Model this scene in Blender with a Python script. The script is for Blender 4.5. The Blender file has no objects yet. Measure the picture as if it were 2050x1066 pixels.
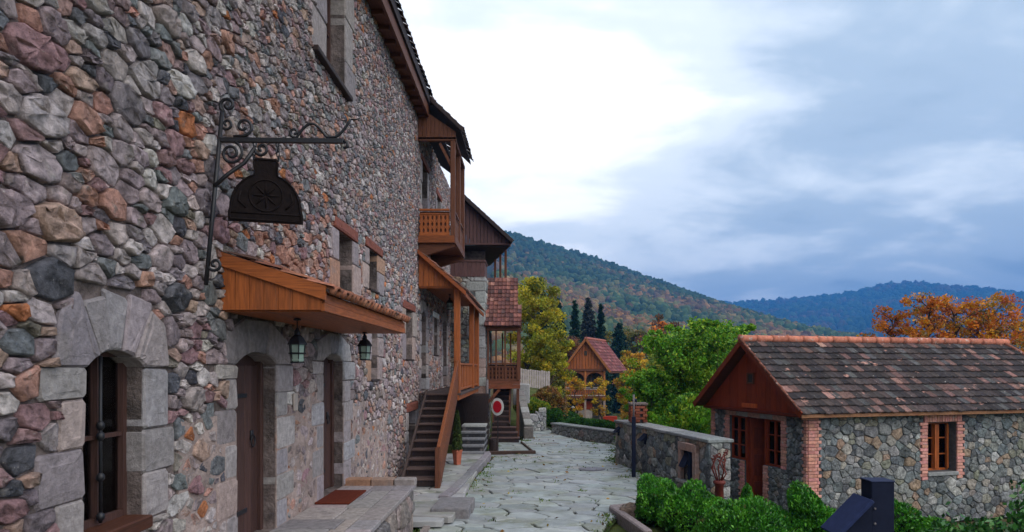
import bpy, math, random
import numpy as np
from mathutils import Vector, Matrix

random.seed(7)
rng = np.random.default_rng(7)
SC = bpy.context.scene
COL = SC.collection

# ------------------------------------------------------------------ camera
cam_d = bpy.data.cameras.new('camera')
cam = bpy.data.objects.new('camera', cam_d)
COL.objects.link(cam)
cam.location = (0, 0, 0)                       # eye level is Z = 0
cam.rotation_euler = (math.radians(90), 0, 0)
cam_d.sensor_width = 36.0
cam_d.lens = 24.585
cam_d.shift_x = -0.01756
cam_d.shift_y = 0.0995
cam_d.clip_start = 0.05
cam_d.clip_end = 20000
SC.camera = cam

# ------------------------------------------------------------------ sky, sun, exposure
SUN_EL, SUN_AZ = math.radians(48), math.radians(128)     # azimuth from +Y towards +X
sun_dir = Vector((math.sin(SUN_AZ) * math.cos(SUN_EL), math.cos(SUN_AZ) * math.cos(SUN_EL), math.sin(SUN_EL)))

thin_dir = Vector((-.03, .93, .36)).normalized()        # where the cloud cover is thinnest and brightest

w = bpy.data.worlds.new('World')
SC.world = w
w.use_nodes = True
nt = w.node_tree
for n in list(nt.nodes):
    nt.nodes.remove(n)


def nd(tree, typ, **kw):
    n = tree.nodes.new(typ)
    for k, v in kw.items():
        setattr(n, k, v)
    return n


def mth(tree, op, a, b=None, c=None, clamp=False):
    n = nd(tree, 'ShaderNodeMath', operation=op, use_clamp=clamp)
    for i, x in enumerate((a, b, c)):
        if x is None:
            continue
        if isinstance(x, (int, float)):
            n.inputs[i].default_value = x
        else:
            tree.links.new(x, n.inputs[i])
    return n.outputs[0]


def vmul(tree, a, vec):
    n = nd(tree, 'ShaderNodeVectorMath', operation='MULTIPLY')
    tree.links.new(a, n.inputs[0])
    n.inputs[1].default_value = vec
    return n.outputs[0]


def build_world():
    out = nd(nt, 'ShaderNodeOutputWorld')
    bg = nd(nt, 'ShaderNodeBackground')
    bg.inputs['Strength'].default_value = 0.10
    sky = nd(nt, 'ShaderNodeTexSky', sky_type='NISHITA', sun_disc=False)
    sky.sun_elevation = SUN_EL
    sky.sun_rotation = SUN_AZ
    sky.air_density = 1.2
    sky.dust_density = 2.0
    tc = nd(nt, 'ShaderNodeTexCoord')
    nrm = nd(nt, 'ShaderNodeVectorMath', operation='NORMALIZE')
    nt.links.new(tc.outputs['Generated'], nrm.inputs[0])
    sep = nd(nt, 'ShaderNodeSeparateXYZ')
    nt.links.new(nrm.outputs[0], sep.inputs[0])
    zz = mth(nt, 'ADD', mth(nt, 'MAXIMUM', sep.outputs[2], 0.0), 0.22)
    cx = mth(nt, 'DIVIDE', sep.outputs[0], zz)
    cy = mth(nt, 'DIVIDE', sep.outputs[1], zz)
    comb = nd(nt, 'ShaderNodeCombineXYZ')
    nt.links.new(cx, comb.inputs[0]); nt.links.new(cy, comb.inputs[1])

    def noise(vec, scale, detail, rough, dist=0.0):
        n = nd(nt, 'ShaderNodeTexNoise')
        n.inputs['Scale'].default_value = scale
        n.inputs['Detail'].default_value = detail
        n.inputs['Roughness'].default_value = rough
        n.inputs['Distortion'].default_value = dist
        nt.links.new(vec, n.inputs['Vector'])
        return n.outputs['Fac']
    n1 = noise(vmul(nt, comb.outputs[0], (1.0, 1.5, 1)), 1.15, 6, 0.5, 0.35)
    sh = nd(nt, 'ShaderNodeVectorMath', operation='ADD')
    nt.links.new(comb.outputs[0], sh.inputs[0]); sh.inputs[1].default_value = (7.3, 2.1, 0)
    n2 = noise(sh.outputs[0], 3.4, 7, 0.6, 0.4)
    dot = nd(nt, 'ShaderNodeVectorMath', operation='DOT_PRODUCT')
    nt.links.new(nrm.outputs[0], dot.inputs[0]); dot.inputs[1].default_value = thin_dir
    glow = mth(nt, 'POWER', mth(nt, 'MAXIMUM', dot.outputs['Value'], 0.0), 12.0)
    b = mth(nt, 'ADD', mth(nt, 'MULTIPLY', glow, 0.42), 0.40)
    b = mth(nt, 'ADD', b, mth(nt, 'MULTIPLY', mth(nt, 'SUBTRACT', n1, 0.5), 0.95))
    b = mth(nt, 'ADD', b, mth(nt, 'MULTIPLY', mth(nt, 'SUBTRACT', n2, 0.5), 0.24), clamp=True)
    ramp = nd(nt, 'ShaderNodeValToRGB')
    nt.links.new(b, ramp.inputs[0])
    cr = ramp.color_ramp
    cr.interpolation = 'EASE'
    stops = [(0.0, (.125, .185, .275)), (0.25, (.20, .28, .375)), (0.47, (.34, .425, .52)), (0.66, (.62, .68, .74)), (0.82, (.95, .96, .97)), (1.0, (1.35, 1.33, 1.28))]
    while len(cr.elements) < len(stops):
        cr.elements.new(0.5)
    for e, (p, c) in zip(cr.elements, stops):
        e.position = p
        e.color = (*c, 1)
    sc = nd(nt, 'ShaderNodeVectorMath', operation='SCALE')
    nt.links.new(ramp.outputs[0], sc.inputs[0]); sc.inputs['Scale'].default_value = 10.0
    mx = nd(nt, 'ShaderNodeMix', data_type='RGBA')
    mx.inputs[0].default_value = 0.96                     # almost closed cloud cover
    nt.links.new(sky.outputs[0], mx.inputs[6]); nt.links.new(sc.outputs[0], mx.inputs[7])
    nt.links.new(mx.outputs[2], bg.inputs['Color'])
    nt.links.new(bg.outputs[0], out.inputs[0])


build_world()

sun_d = bpy.data.lights.new('sun', 'SUN')
sun_d.energy = 1.5
sun_d.angle = math.radians(85)
sun_d.color = (1.0, 0.92, 0.82)
sun = bpy.data.objects.new('sun', sun_d)
COL.objects.link(sun)
sun.rotation_euler = sun_dir.to_track_quat('Z', 'Y').to_euler()

SC.view_settings.view_transform = 'Standard'
SC.view_settings.look = 'None'
SC.view_settings.exposure = 0.88
SC.view_settings.gamma = 1.0
SC.view_settings.use_curve_mapping = False
SC.render.engine = 'CYCLES'
SC.cycles.use_denoising = True
SC.cycles.max_bounces = 5
SC.cycles.diffuse_bounces = 3
SC.cycles.glossy_bounces = 2
SC.cycles.transmission_bounces = 4
SC.cycles.transparent_max_bounces = 8
SC.cycles.volume_bounces = 0
SC.cycles.use_adaptive_sampling = True
SC.cycles.adaptive_threshold = 0.015


# ------------------------------------------------------------------ materials
def ramp2(t, fac, a, b):
    m = nd(t, 'ShaderNodeMapRange', clamp=True)
    t.links.new(fac, m.inputs[0])
    m.inputs[1].default_value = a
    m.inputs[2].default_value = b
    return m.outputs[0]


def mat(name, color, rough=0.85, nscale=6.0, namt=0.35, bump=0.3, bscale=30.0, bdist=0.01, spec=0.3, blot=None, bl_scale=2.0,
        bl_range=(0.5, 0.65), bl2=None, bl2_scale=9.0, bl2_range=(0.58, 0.66), stretch=(1, 1, 1), transl=0.0, fine=0.0, metal=0.0, voro=0.0):
    m = bpy.data.materials.new(name)
    m.use_nodes = True
    t = m.node_tree
    bsdf = t.nodes['Principled BSDF']
    out = t.nodes['Material Output']
    geo = nd(t, 'ShaderNodeNewGeometry')
    pos = vmul(t, geo.outputs['Position'], stretch)
    att = nd(t, 'ShaderNodeAttribute', attribute_name='Col')
    oi = nd(t, 'ShaderNodeObjectInfo')

    def noise(scale, detail=5, rgh=0.6):
        n = nd(t, 'ShaderNodeTexNoise')
        n.inputs['Scale'].default_value = scale
        n.inputs['Detail'].default_value = detail
        n.inputs['Roughness'].default_value = rgh
        t.links.new(pos, n.inputs['Vector'])
        return n.outputs['Fac']

    def mix(fac, a, b, typ='MIX'):
        x = nd(t, 'ShaderNodeMix', data_type='RGBA', blend_type=typ)
        if isinstance(fac, (int, float)):
            x.inputs[0].default_value = fac
        else:
            t.links.new(fac, x.inputs[0])
        for i, v in ((6, a), (7, b)):
            if isinstance(v, tuple):
                x.inputs[i].default_value = (*v, 1)
            else:
                t.links.new(v, x.inputs[i])
        return x.outputs[2]
    c = mix(1.0, att.outputs['Color'], color, 'MULTIPLY')
    c = mix(1.0, c, oi.outputs['Color'], 'MULTIPLY')
    if blot:
        c = mix(ramp2(t, noise(bl_scale), *bl_range), c, blot)
    if bl2:
        c = mix(ramp2(t, noise(bl2_scale, 6, 0.65), *bl2_range), c, bl2)
    f = noise(nscale)
    v = nd(t, 'ShaderNodeMapRange', clamp=True)
    t.links.new(f, v.inputs[0])
    v.inputs[1].default_value = 0.28; v.inputs[2].default_value = 0.72
    v.inputs[3].default_value = 1 - namt; v.inputs[4].default_value = 1 + namt
    sc = nd(t, 'ShaderNodeVectorMath', operation='SCALE')
    t.links.new(c, sc.inputs[0]); t.links.new(v.outputs[0], sc.inputs['Scale'])
    t.links.new(sc.outputs[0], bsdf.inputs['Base Color'])
    rr = ramp2(t, noise(nscale * 1.7), 0.2, 0.8)
    rr = mth(t, 'ADD', mth(t, 'MULTIPLY', rr, 0.2), rough - 0.1, clamp=True)
    t.links.new(rr, bsdf.inputs['Roughness'])
    bsdf.inputs['Specular IOR Level'].default_value = spec
    bsdf.inputs['Metallic'].default_value = metal
    if bump:
        b = nd(t, 'ShaderNodeBump')
        b.inputs['Strength'].default_value = bump
        b.inputs['Distance'].default_value = bdist
        h = noise(bscale, 6, 0.65)
        if voro:
            vo = nd(t, 'ShaderNodeTexVoronoi')
            vo.inputs['Scale'].default_value = bscale * 1.3
            t.links.new(pos, vo.inputs['Vector'])
            h = mth(t, 'ADD', h, mth(t, 'MULTIPLY', vo.outputs['Distance'], voro))
        t.links.new(h, b.inputs['Height'])
        if fine:
            b2 = nd(t, 'ShaderNodeBump')
            b2.inputs['Strength'].default_value = 0.8
            b2.inputs['Distance'].default_value = fine
            t.links.new(noise(bscale * 4.3, 5, 0.75), b2.inputs['Height'])
            t.links.new(b.outputs[0], b2.inputs['Normal'])
            b = b2
        t.links.new(b.outputs[0], bsdf.inputs['Normal'])
    if transl:
        tr = nd(t, 'ShaderNodeBsdfTranslucent')
        t.links.new(sc.outputs[0], tr.inputs['Color'])
        ms = nd(t, 'ShaderNodeMixShader')
        ms.inputs[0].default_value = transl
        t.links.new(bsdf.outputs[0], ms.inputs[1]); t.links.new(tr.outputs[0], ms.inputs[2])
        t.links.new(ms.outputs[0], out.inputs['Surface'])
    return m


def mat_glass(name, tint=(0.9, 0.95, 0.95)):
    m = bpy.data.materials.new(name)
    m.use_nodes = True
    t = m.node_tree
    t.nodes.remove(t.nodes['Principled BSDF'])
    tr = nd(t, 'ShaderNodeBsdfTransparent'); tr.inputs[0].default_value = (*tint, 1)
    gl = nd(t, 'ShaderNodeBsdfGlossy'); gl.inputs['Roughness'].default_value = 0.04
    fr = nd(t, 'ShaderNodeFresnel'); fr.inputs[0].default_value = 1.5
    ms = nd(t, 'ShaderNodeMixShader')
    t.links.new(fr.outputs[0], ms.inputs[0]); t.links.new(tr.outputs[0], ms.inputs[1]); t.links.new(gl.outputs[0], ms.inputs[2])
    t.links.new(ms.outputs[0], t.nodes['Material Output'].inputs['Surface'])
    return m


M = {}
M['stone'] = mat('rubble_stone', (1, 1, 1), 0.92, 13, 0.6, 1.0, 26, 0.035, 0.2, fine=.012, blot=(.30, .27, .25), bl_scale=5, bl_range=(.60, .75), bl2=(.52, .48, .44), bl2_scale=26, bl2_range=(.64, .72))
M['block'] = mat('dressed_stone', (1, 1, 1), rough=0.92, nscale=16, namt=0.3, bump=0.8, bscale=38, bdist=0.02, spec=0.2, fine=.007, blot=(.25, .22, .215), bl_scale=3.5, bl_range=(.55, .75), bl2=(.15, .135, .13), bl2_scale=30, bl2_range=(.62, .76))
M['mortar'] = mat('mortar', (.19, .15, .14), 0.95, 9, 0.5, 0.9, 24, 0.04, 0.1, blot=(.08, .066, .062), bl_scale=1.4)  # darkened to deepen the shadow in the recessed joints
M['mortar_grey'] = mat('mortar_grey', (.12, .115, .115), 0.95, 9, 0.4, 0.6, 28, 0.02, 0.1)
M['flag'] = mat('flagstone', (1, 1, 1), 0.62, 3.2, 0.28, 0.35, 16, 0.02, 0.45, blot=(.16, .175, .12), bl_scale=1.5, bl_range=(.52, .74), bl2=(.31, .335, .335), bl2_scale=11)
M['joint'] = mat('mossy_joint', (.032, .04, .016), 0.98, 5, 0.5, 0.8, 40, 0.02, 0.05, blot=(.06, .05, .038), bl_scale=1.3)
M['earth'] = mat('earth_and_grass', (.07, .085, .028), 0.98, 1.5, 0.45, 0.7, 20, 0.03, 0.05, blot=(.10, .075, .045), bl_scale=0.5)
WG = dict(namt=0.4, bump=0.35, bdist=0.006)
M['orange_z'] = mat('orange_wood_upright', (.33, .088, .020), 0.6, 9, blot=(.20, .062, .022), bl_scale=1.1, bl_range=(.5, .72), bl2=(.13, .06, .035), bl2_scale=3.5, bl2_range=(.62, .75), stretch=(6, 6, .5), bscale=12, spec=.35, **WG)
M['orange_y'] = mat('orange_wood_along', (.33, .088, .020), 0.6, 9, blot=(.20, .062, .022), bl_scale=1.1, bl_range=(.5, .72), bl2=(.13, .06, .035), bl2_scale=3.5, bl2_range=(.62, .75), stretch=(6, .5, 6), bscale=12, spec=.35, **WG)
M['orange_x'] = mat('orange_wood_across', (.33, .088, .020), 0.6, 9, blot=(.20, .062, .022), bl_scale=1.1, bl_range=(.5, .72), bl2=(.13, .06, .035), bl2_scale=3.5, bl2_range=(.62, .75), stretch=(.5, 6, 6), bscale=12, spec=.35, **WG)
M['brown_z'] = mat('brown_wood_upright', (.125, .044, .022), 0.65, 9, stretch=(6, 6, .5), bscale=12, **WG)
M['brown_y'] = mat('brown_wood_along', (.125, .044, .022), 0.65, 9, stretch=(6, .5, 6), bscale=12, **WG)
M['brown_x'] = mat('brown_wood_across', (.125, .044, .022), 0.65, 9, stretch=(.5, 6, 6), bscale=12, **WG)
M['red_wood'] = mat('red_stained_boards', (.25, .036, .010), 0.6, 9, stretch=(6, 6, .5), bscale=12, **WG)
M['dark_wood'] = mat('weathered_dark_wood', (.035, .022, .021), 0.75, 10, stretch=(5, 5, .6), bscale=14, **WG)
M['door_wood'] = mat('dark_door_wood', (.07, .034, .028), 0.6, 10, stretch=(7, 7, .5), bscale=14, **WG)
M['step_wood'] = mat('stair_wood', (.075, .05, .045), 0.75, 10, stretch=(.7, 5, 5), bscale=14, **WG)
M['plum_wood'] = mat('plum_boards', (.105, .052, .05), 0.75, 9, stretch=(6, 6, .5), bscale=12, **WG)
M['grey_wood'] = mat('grey_timber', (.16, .14, .15), 0.85, 9, stretch=(4, .6, 4), bscale=14, **WG)
M['win_orange'] = mat('varnished_window_wood', (.42, .10, .018), 0.4, 10, stretch=(6, 6, .6), bscale=14, spec=.4, **WG)
M['iron'] = mat('black_iron', (.010, .010, .014), 0.5, 20, 0.3, 0.2, 60, 0.003, 0.5)
M['navy'] = mat('navy_painted_steel', (.014, .017, .034), 0.75, 20, 0.15, 0.05, 80, 0.001, 0.06)
M['sign'] = mat('dark_carved_board', (.011, .007, .007), 0.8, 25, 0.4, 0.5, 30, 0.01, 0.12)
M['tile_dark'] = mat('old_roof_tile', (1, 1, 1), 0.9, 16, 0.45, 0.5, 45, 0.008, 0.2, blot=(.46, .24, .19), bl_scale=3.4, bl_range=(.63, .69), bl2=(.46, .41, .38), bl2_scale=13, bl2_range=(.66, .71))
M['tile_red'] = mat('red_roof_tile', (1, 1, 1), 0.88, 14, 0.4, 0.35, 45, 0.006, 0.2)
M['terracotta'] = mat('terracotta', (.48, .17, .11), 0.85, 12, 0.35, 0.3, 50, 0.005, 0.2, bl2=(.55, .40, .34), bl2_scale=9)
M['brick'] = mat('pink_brick', (.66, .31, .25), 0.9, 18, 0.3, 0.4, 60, 0.006, 0.15, bl2=(.58, .42, .37), bl2_scale=14)
M['old_brick'] = mat('old_red_brick', (.22, .07, .04), 0.9, 18, 0.35, 0.4, 60, 0.006, 0.15)
M['red_lintel'] = mat('rust_red_lintel', (.22, .075, .055), 0.85, 14, 0.35, 0.4, 30, 0.008, 0.2)
M['mat_red'] = mat('coir_doormat', (.12, .028, .016), 0.98, 60, 0.4, 0.8, 160, 0.004, 0.05)
M['plaster'] = mat('old_plaster', (.42, .36, .33), 0.9, 5, 0.25, 0.3, 30, 0.006, 0.1)
M['white_paint'] = mat('white_sign_paint', (.78, .77, .76), 0.5, 8, 0.06, 0, spec=.4)
M['red_paint'] = mat('red_sign_paint', (.58, .012, .025), 0.5, 8, 0.08, 0, spec=.4)
M['rust_red'] = mat('rust_red_metal', (.13, .025, .018), 0.6, 20, 0.4, 0.5, 40, 0.006, 0.3)
M['lamp_glass'] = mat_glass('lantern_glass', (.55, .70, .62))
M['glass'] = mat_glass('window_glass', (.75, .78, .8))
M['frost'] = mat('lantern_milk_glass', (.30, .40, .34), 0.3, 8, 0.1, 0, spec=.5)
M['interior'] = mat('dark_interior_fill', (.05, .045, .04), 0.95, 4, 0.2, 0)  # near black: the gloom of rooms and openings is in the colour
M['bark'] = mat('bark', (.085, .062, .048), 0.95, 12, 0.45, 0.9, 18, 0.02, 0.1, stretch=(1, 1, .35))
M['leaf'] = mat('leaf', (1, 1, 1), 0.55, 2.5, 0.22, 0, spec=.35, transl=0.30)
M['leaf_gloss'] = mat('glossy_leaf', (1, 1, 1), 0.4, 3, 0.22, 0, spec=.4, transl=0.18)
M['needle'] = mat('needle', (1, 1, 1), 0.7, 1.5, 0.25, 0, spec=.2, transl=0.1)
M['forest'] = mat('forest_crowns', (1, 1, 1), 0.95, .16, 0.35, 1.0, .55, 1.2, 0.05)
M['hill'] = mat('wooded_hill', (.045, .05, .022), 0.98, .03, 0.4, 0.9, .09, 4.0, 0.03, blot=(.09, .05, .02), bl_scale=.02)
M['pot'] = mat('clay_pot', (.40, .12, .07), 0.85, 14, 0.25, 0.3, 40, 0.004, 0.2)


# ------------------------------------------------------------------ helpers
def raw_mesh(name, V, F, C=None, smooth=False):
    me = bpy.data.meshes.new(name)
    if isinstance(F, np.ndarray):
        n, k = F.shape
        me.vertices.add(len(V)); me.vertices.foreach_set('co', np.asarray(V, np.float32).ravel())
        me.loops.add(n * k); me.loops.foreach_set('vertex_index', F.astype(np.int32).ravel())
        me.polygons.add(n); me.polygons.foreach_set('loop_start', np.arange(0, n * k, k, dtype=np.int32))
        me.update(calc_edges=True)
    else:
        me.from_pydata([tuple(p) for p in V], [], F)
        me.update()
    if smooth:
        me.polygons.foreach_set('use_smooth', np.ones(len(me.polygons), bool))
    ca = me.color_attributes.new('Col', 'FLOAT_COLOR', 'POINT')
    col = np.ones((len(V), 4), np.float32)
    if C is not None:
        col[:, :3] = np.asarray(C, np.float32)
    ca.data.foreach_set('color', col.ravel())
    return me


def place(name, me, m, parent=None, mw=None, color=None):
    o = bpy.data.objects.new(name, me)
    COL.objects.link(o)
    if m is not None and len(me.materials) == 0:
        me.materials.append(M[m] if isinstance(m, str) else m)
    if parent is not None:
        o.parent = parent
        if parent.parent is None:
            o.matrix_parent_inverse = Matrix.Translation(-parent.location)
    if mw is not None:
        o.matrix_basis = mw
    if color is not None:
        o.color = (*color, 1)
    return o


def tag(o, label, cat, group=None, kind=None):
    if label:
        o['label'] = label
    if cat:
        o['category'] = cat
    if group:
        o['group'] = group
    if kind:
        o['kind'] = kind
    return o


def thing(name, label, cat, loc, group=None):
    o = bpy.data.objects.new(name, None)
    COL.objects.link(o)
    o.empty_display_size = 0.1
    o.location = loc
    return tag(o, label, cat, group)


class MB:
    def __init__(s):
        s.v = []; s.f = []; s.c = []

    def add(s, vs, fs, col=(1, 1, 1)):
        o = len(s.v)
        s.v += [tuple(p) for p in vs]
        s.f += [tuple(i + o for i in f) for f in fs]
        s.c += [col] * len(vs)
        return s

    def box(s, x0, x1, y0, y1, z0, z1, col=(1, 1, 1)):
        vs = [(x, y, z) for z in (z0, z1) for y in (y0, y1) for x in (x0, x1)]
        return s.add(vs, [(0, 2, 3, 1), (4, 5, 7, 6), (0, 1, 5, 4), (2, 6, 7, 3), (0, 4, 6, 2), (1, 3, 7, 5)], col)

    def obox(s, c, a, b, d, bev=0.0, col=(1, 1, 1)):
        """box from centre and three half-vectors, with chamfered edges"""
        c, a, b, d = map(Vector, (c, a, b, d))
        if a.cross(b).dot(d) < 0:
            d = -d
        if bev <= 0:
            vs = [c + a * i + b * j + d * k for k in (-1, 1) for j in (-1, 1) for i in (-1, 1)]
            return s.add(vs, [(0, 2, 3, 1), (4, 5, 7, 6), (0, 1, 5, 4), (2, 6, 7, 3), (0, 4, 6, 2), (1, 3, 7, 5)], col)
        ax = [a, b, d]
        fr = [max(0.2, 1 - bev / max(x.length, 1e-6)) for x in ax]
        vs = []; idx = {}
        sg = [(i, j, k) for k in (-1, 1) for j in (-1, 1) for i in (-1, 1)]
        for g in sg:
            for q in range(3):                         # vertex lying on face q (others pulled in)
                p = c.copy()
                for r in range(3):
                    p += ax[r] * g[r] * (1 if r == q else fr[r])
                idx[(g, q)] = len(vs); vs.append(p)
        fs = []
        for q in range(3):
            r1, r2 = (q + 1) % 3, (q + 2) % 3
            for sgn in (-1, 1):
                ring = []
                for u, v in ((-1, -1), (1, -1), (1, 1), (-1, 1)):
                    g = [0, 0, 0]; g[q] = sgn; g[r1] = u; g[r2] = v
                    ring.append(idx[(tuple(g), q)])
                fs.append(tuple(ring if sgn > 0 else ring[::-1]))
        for q in range(3):                             # edges along q
            r1, r2 = (q + 1) % 3, (q + 2) % 3
            for u in (-1, 1):
                for v in (-1, 1):
                    g0 = [0, 0, 0]; g0[q] = -1; g0[r1] = u; g0[r2] = v
                    g1 = list(g0); g1[q] = 1
                    g0, g1 = tuple(g0), tuple(g1)
                    quad = (idx[(g0, r1)], idx[(g1, r1)], idx[(g1, r2)], idx[(g0, r2)])
                    fs.append(quad if u * v < 0 else quad[::-1])
        for g in sg:
            tri = (idx[(g, 0)], idx[(g, 1)], idx[(g, 2)])
            fs.append(tri if g[0] * g[1] * g[2] > 0 else tri[::-1])
        return s.add(vs, fs, col)

    def beam(s, p, q, wdt, hgt, up=(0, 0, 1), bev=0.006, col=(1, 1, 1)):
        p, q, up = Vector(p), Vector(q), Vector(up)
        d = (q - p)
        if abs(d.normalized().dot(up)) > 0.95:
            up = Vector((0, 1, 0))
        side = d.cross(up).normalized()
        u2 = side.cross(d).normalized()
        return s.obox((p + q) / 2, d / 2, side * wdt / 2, u2 * hgt / 2, bev, col)

    def tube(s, pts, r, n=6, col=(1, 1, 1), cap=True):
        pts = [Vector(p) for p in pts]
        rr = r if isinstance(r, (list, tuple)) else [r] * len(pts)
        vs = []; fs = []
        prev = None
        for i, p in enumerate(pts):
            t = (pts[min(i + 1, len(pts) - 1)] - pts[max(i - 1, 0)])
            if t.length < 1e-9:
                t = Vector((0, 0, 1))
            t.normalize()
            if prev is None:
                a = t.orthogonal().normalized()
            else:
                a = (prev - t * prev.dot(t))
                a = a.normalized() if a.length > 1e-6 else t.orthogonal().normalized()
            prev = a
            b = t.cross(a)
            for k in range(n):
                th = 2 * math.pi * k / n
                vs.append(p + (a * math.cos(th) + b * math.sin(th)) * rr[i])
        for i in range(len(pts) - 1):
            for k in range(n):
                k2 = (k + 1) % n
                fs.append((i * n + k, i * n + k2, (i + 1) * n + k2, (i + 1) * n + k))
        if cap:
            fs.append(tuple(range(n - 1, -1, -1)))
            fs.append(tuple((len(pts) - 1) * n + k for k in range(n)))
        return s.add(vs, fs, col)

    def lathe(s, c, prof, n=12, col=(1, 1, 1)):
        c = Vector(c)
        vs = []; fs = []
        for r, z in prof:
            for k in range(n):
                th = 2 * math.pi * k / n
                vs.append(c + Vector((r * math.cos(th), r * math.sin(th), z)))
        for i in range(len(prof) - 1):
            for k in range(n):
                k2 = (k + 1) % n
                fs.append((i * n + k, i * n + k2, (i + 1) * n + k2, (i + 1) * n + k))
        fs.append(tuple(range(n - 1, -1, -1)))
        fs.append(tuple((len(prof) - 1) * n + k for k in range(n)))
        return s.add(vs, fs, col)

    def prism(s, poly, vec, col=(1, 1, 1)):
        """closed extrusion of a 3-D polygon along vec"""
        poly = [Vector(p) for p in poly]; vec = Vector(vec)
        nrm = Vector((0, 0, 0))
        for i in range(len(poly)):
            nrm += poly[i].cross(poly[(i + 1) % len(poly)])
        if nrm.dot(vec) < 0:
            poly = poly[::-1]
        n = len(poly)
        vs = poly + [p + vec for p in poly]
        fs = [tuple(range(n - 1, -1, -1)), tuple(range(n, 2 * n))]
        fs += [(i, (i + 1) % n, n + (i + 1) % n, n + i) for i in range(n)]
        return s.add(vs, fs, col)

    def mesh(s, name, smooth=False):
        return raw_mesh(name, s.v, s.f, s.c, smooth)

    def build(s, name, m, parent=None, smooth=False, color=None, label=None):
        o = place(name, s.mesh(name, smooth), m, parent, color=color)
        if label:
            o['label'] = label
        return o


class Frame:
    """a vertical wall plane: u along, v up, d out of the wall"""
    def __init__(s, O, N):
        s.O = Vector(O); s.N = Vector(N).normalized(); s.V = Vector((0, 0, 1)); s.U = s.V.cross(s.N)
        s.B = np.array([s.U, s.V, s.N]); s.On = np.array(s.O)

    def p(s, u, v, d=0.0):
        return s.O + s.U * u + s.V * v + s.N * d

    def arr(s, a):
        return s.On + np.asarray(a) @ s.B

    def box(s, mb, u0, u1, v0, v1, d0, d1, bev=0.006, col=(1, 1, 1)):
        return mb.obox(s.p((u0 + u1) / 2, (v0 + v1) / 2, (d0 + d1) / 2), s.U * (u1 - u0) / 2, s.V * (v1 - v0) / 2, s.N * (d1 - d0) / 2, bev, col)


# ------------------------------------------------------------------ masonry
def clip(poly, a, b, c):
    """keep the part of a convex polygon with a*x + b*y <= c"""
    out = []
    n = len(poly)
    for i in range(n):
        x0, y0 = poly[i]; x1, y1 = poly[(i + 1) % n]
        d0 = a * x0 + b * y0 - c; d1 = a * x1 + b * y1 - c
        if d0 <= 0:
            out.append((x0, y0))
        if (d0 < 0 < d1) or (d1 < 0 < d0):
            t = d0 / (d0 - d1)
            out.append((x0 + (x1 - x0) * t, y0 + (y1 - y0) * t))
    return out


def scatter(w, h, rmax, rmin, asp, holes, rnd, dens=1.0, skew=1.6, inside=None, szfn=None, vary=1.0):
    """seeds of falling size in a w x h field (u is divided by asp)"""
    W = w / asp
    cell = rmax
    grid = {}
    pts = []
    tries = int(W * h / (rmin * rmin) * 1.6 * dens)
    for k in range(tries):
        r = rmin + (rmax - rmin) * (1 - k / tries) ** skew * rnd.uniform(vary, 1.0)
        x = rnd.random() * W; y = rnd.random() * h
        u = x * asp
        if szfn:
            r *= szfn(u, y)
        if inside and not inside(u, y):
            continue
        if any(a - .01 < u < b + .01 and c - .01 < y < d + .01 for a, b, c, d in holes):
            continue
        gx, gy = int(x / cell), int(y / cell)
        ok = True
        for i in range(gx - 1, gx + 2):
            for j in range(gy - 1, gy + 2):
                for (px, py, pr) in grid.get((i, j), ()):
                    if (px - x) ** 2 + (py - y) ** 2 < (0.52 * (r + pr)) ** 2 * 1.0:
                        ok = False; break
                if not ok:
                    break
            if not ok:
                break
        if ok:
            grid.setdefault((gx, gy), []).append((x, y, r)); pts.append((x, y, r))
    return pts


def cells(w, h, pts, asp, holes):
    W = w / asp
    P = np.array([(p[0], p[1]) for p in pts]); R = np.array([p[2] for p in pts])
    out = []
    K = min(20, len(P))
    hs = [(a / asp, b / asp, c, d) for a, b, c, d in holes]
    for i in range(len(P)):
        d2 = ((P - P[i]) ** 2).sum(1) - .25 * R ** 2
        nb = np.argpartition(d2, K - 1)[:K]
        xi, yi = P[i]; ri = R[i] * .5
        e = R[i] * 2.2
        poly = [(max(0, xi - e), max(0, yi - e)), (min(W, xi + e), max(0, yi - e)), (min(W, xi + e), min(h, yi + e)), (max(0, xi - e), min(h, yi + e))]
        for j in nb:
            if j == i:
                continue
            xj, yj = P[j]; rj = R[j] * .5
            poly = clip(poly, 2 * (xj - xi), 2 * (yj - yi), xj * xj + yj * yj - xi * xi - yi * yi - rj * rj + ri * ri)
            if len(poly) < 3:
                break
        if len(poly) < 3:
            continue
        xs = [p[0] for p in poly]; ys = [p[1] for p in poly]
        for (a, b, c, d) in hs:
            if max(xs) <= a or min(xs) >= b or max(ys) <= c or min(ys) >= d:
                continue
            sep = [(a - xi, (1, 0, a)), (xi - b, (-1, 0, -b)), (c - yi, (0, 1, c)), (yi - d, (0, -1, -d))]
            poly = clip(poly, *max(sep)[1])
            if len(poly) < 3:
                break
            xs = [p[0] for p in poly]; ys = [p[1] for p in poly]
        if len(poly) < 3:
            continue
        out.append(np.array([(x * asp, y) for x, y in poly]))
    return out


def parea(p):
    x, y = p[:, 0], p[:, 1]
    return 0.5 * abs(np.dot(x, np.roll(y, -1)) - np.dot(y, np.roll(x, -1)))


def chaikin(p, q=0.22):
    nx = np.roll(p, -1, 0)
    a = p * (1 - q) + nx * q; b = p * q + nx * (1 - q)
    return np.stack([a, b], 1).reshape(-1, 2)


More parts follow.
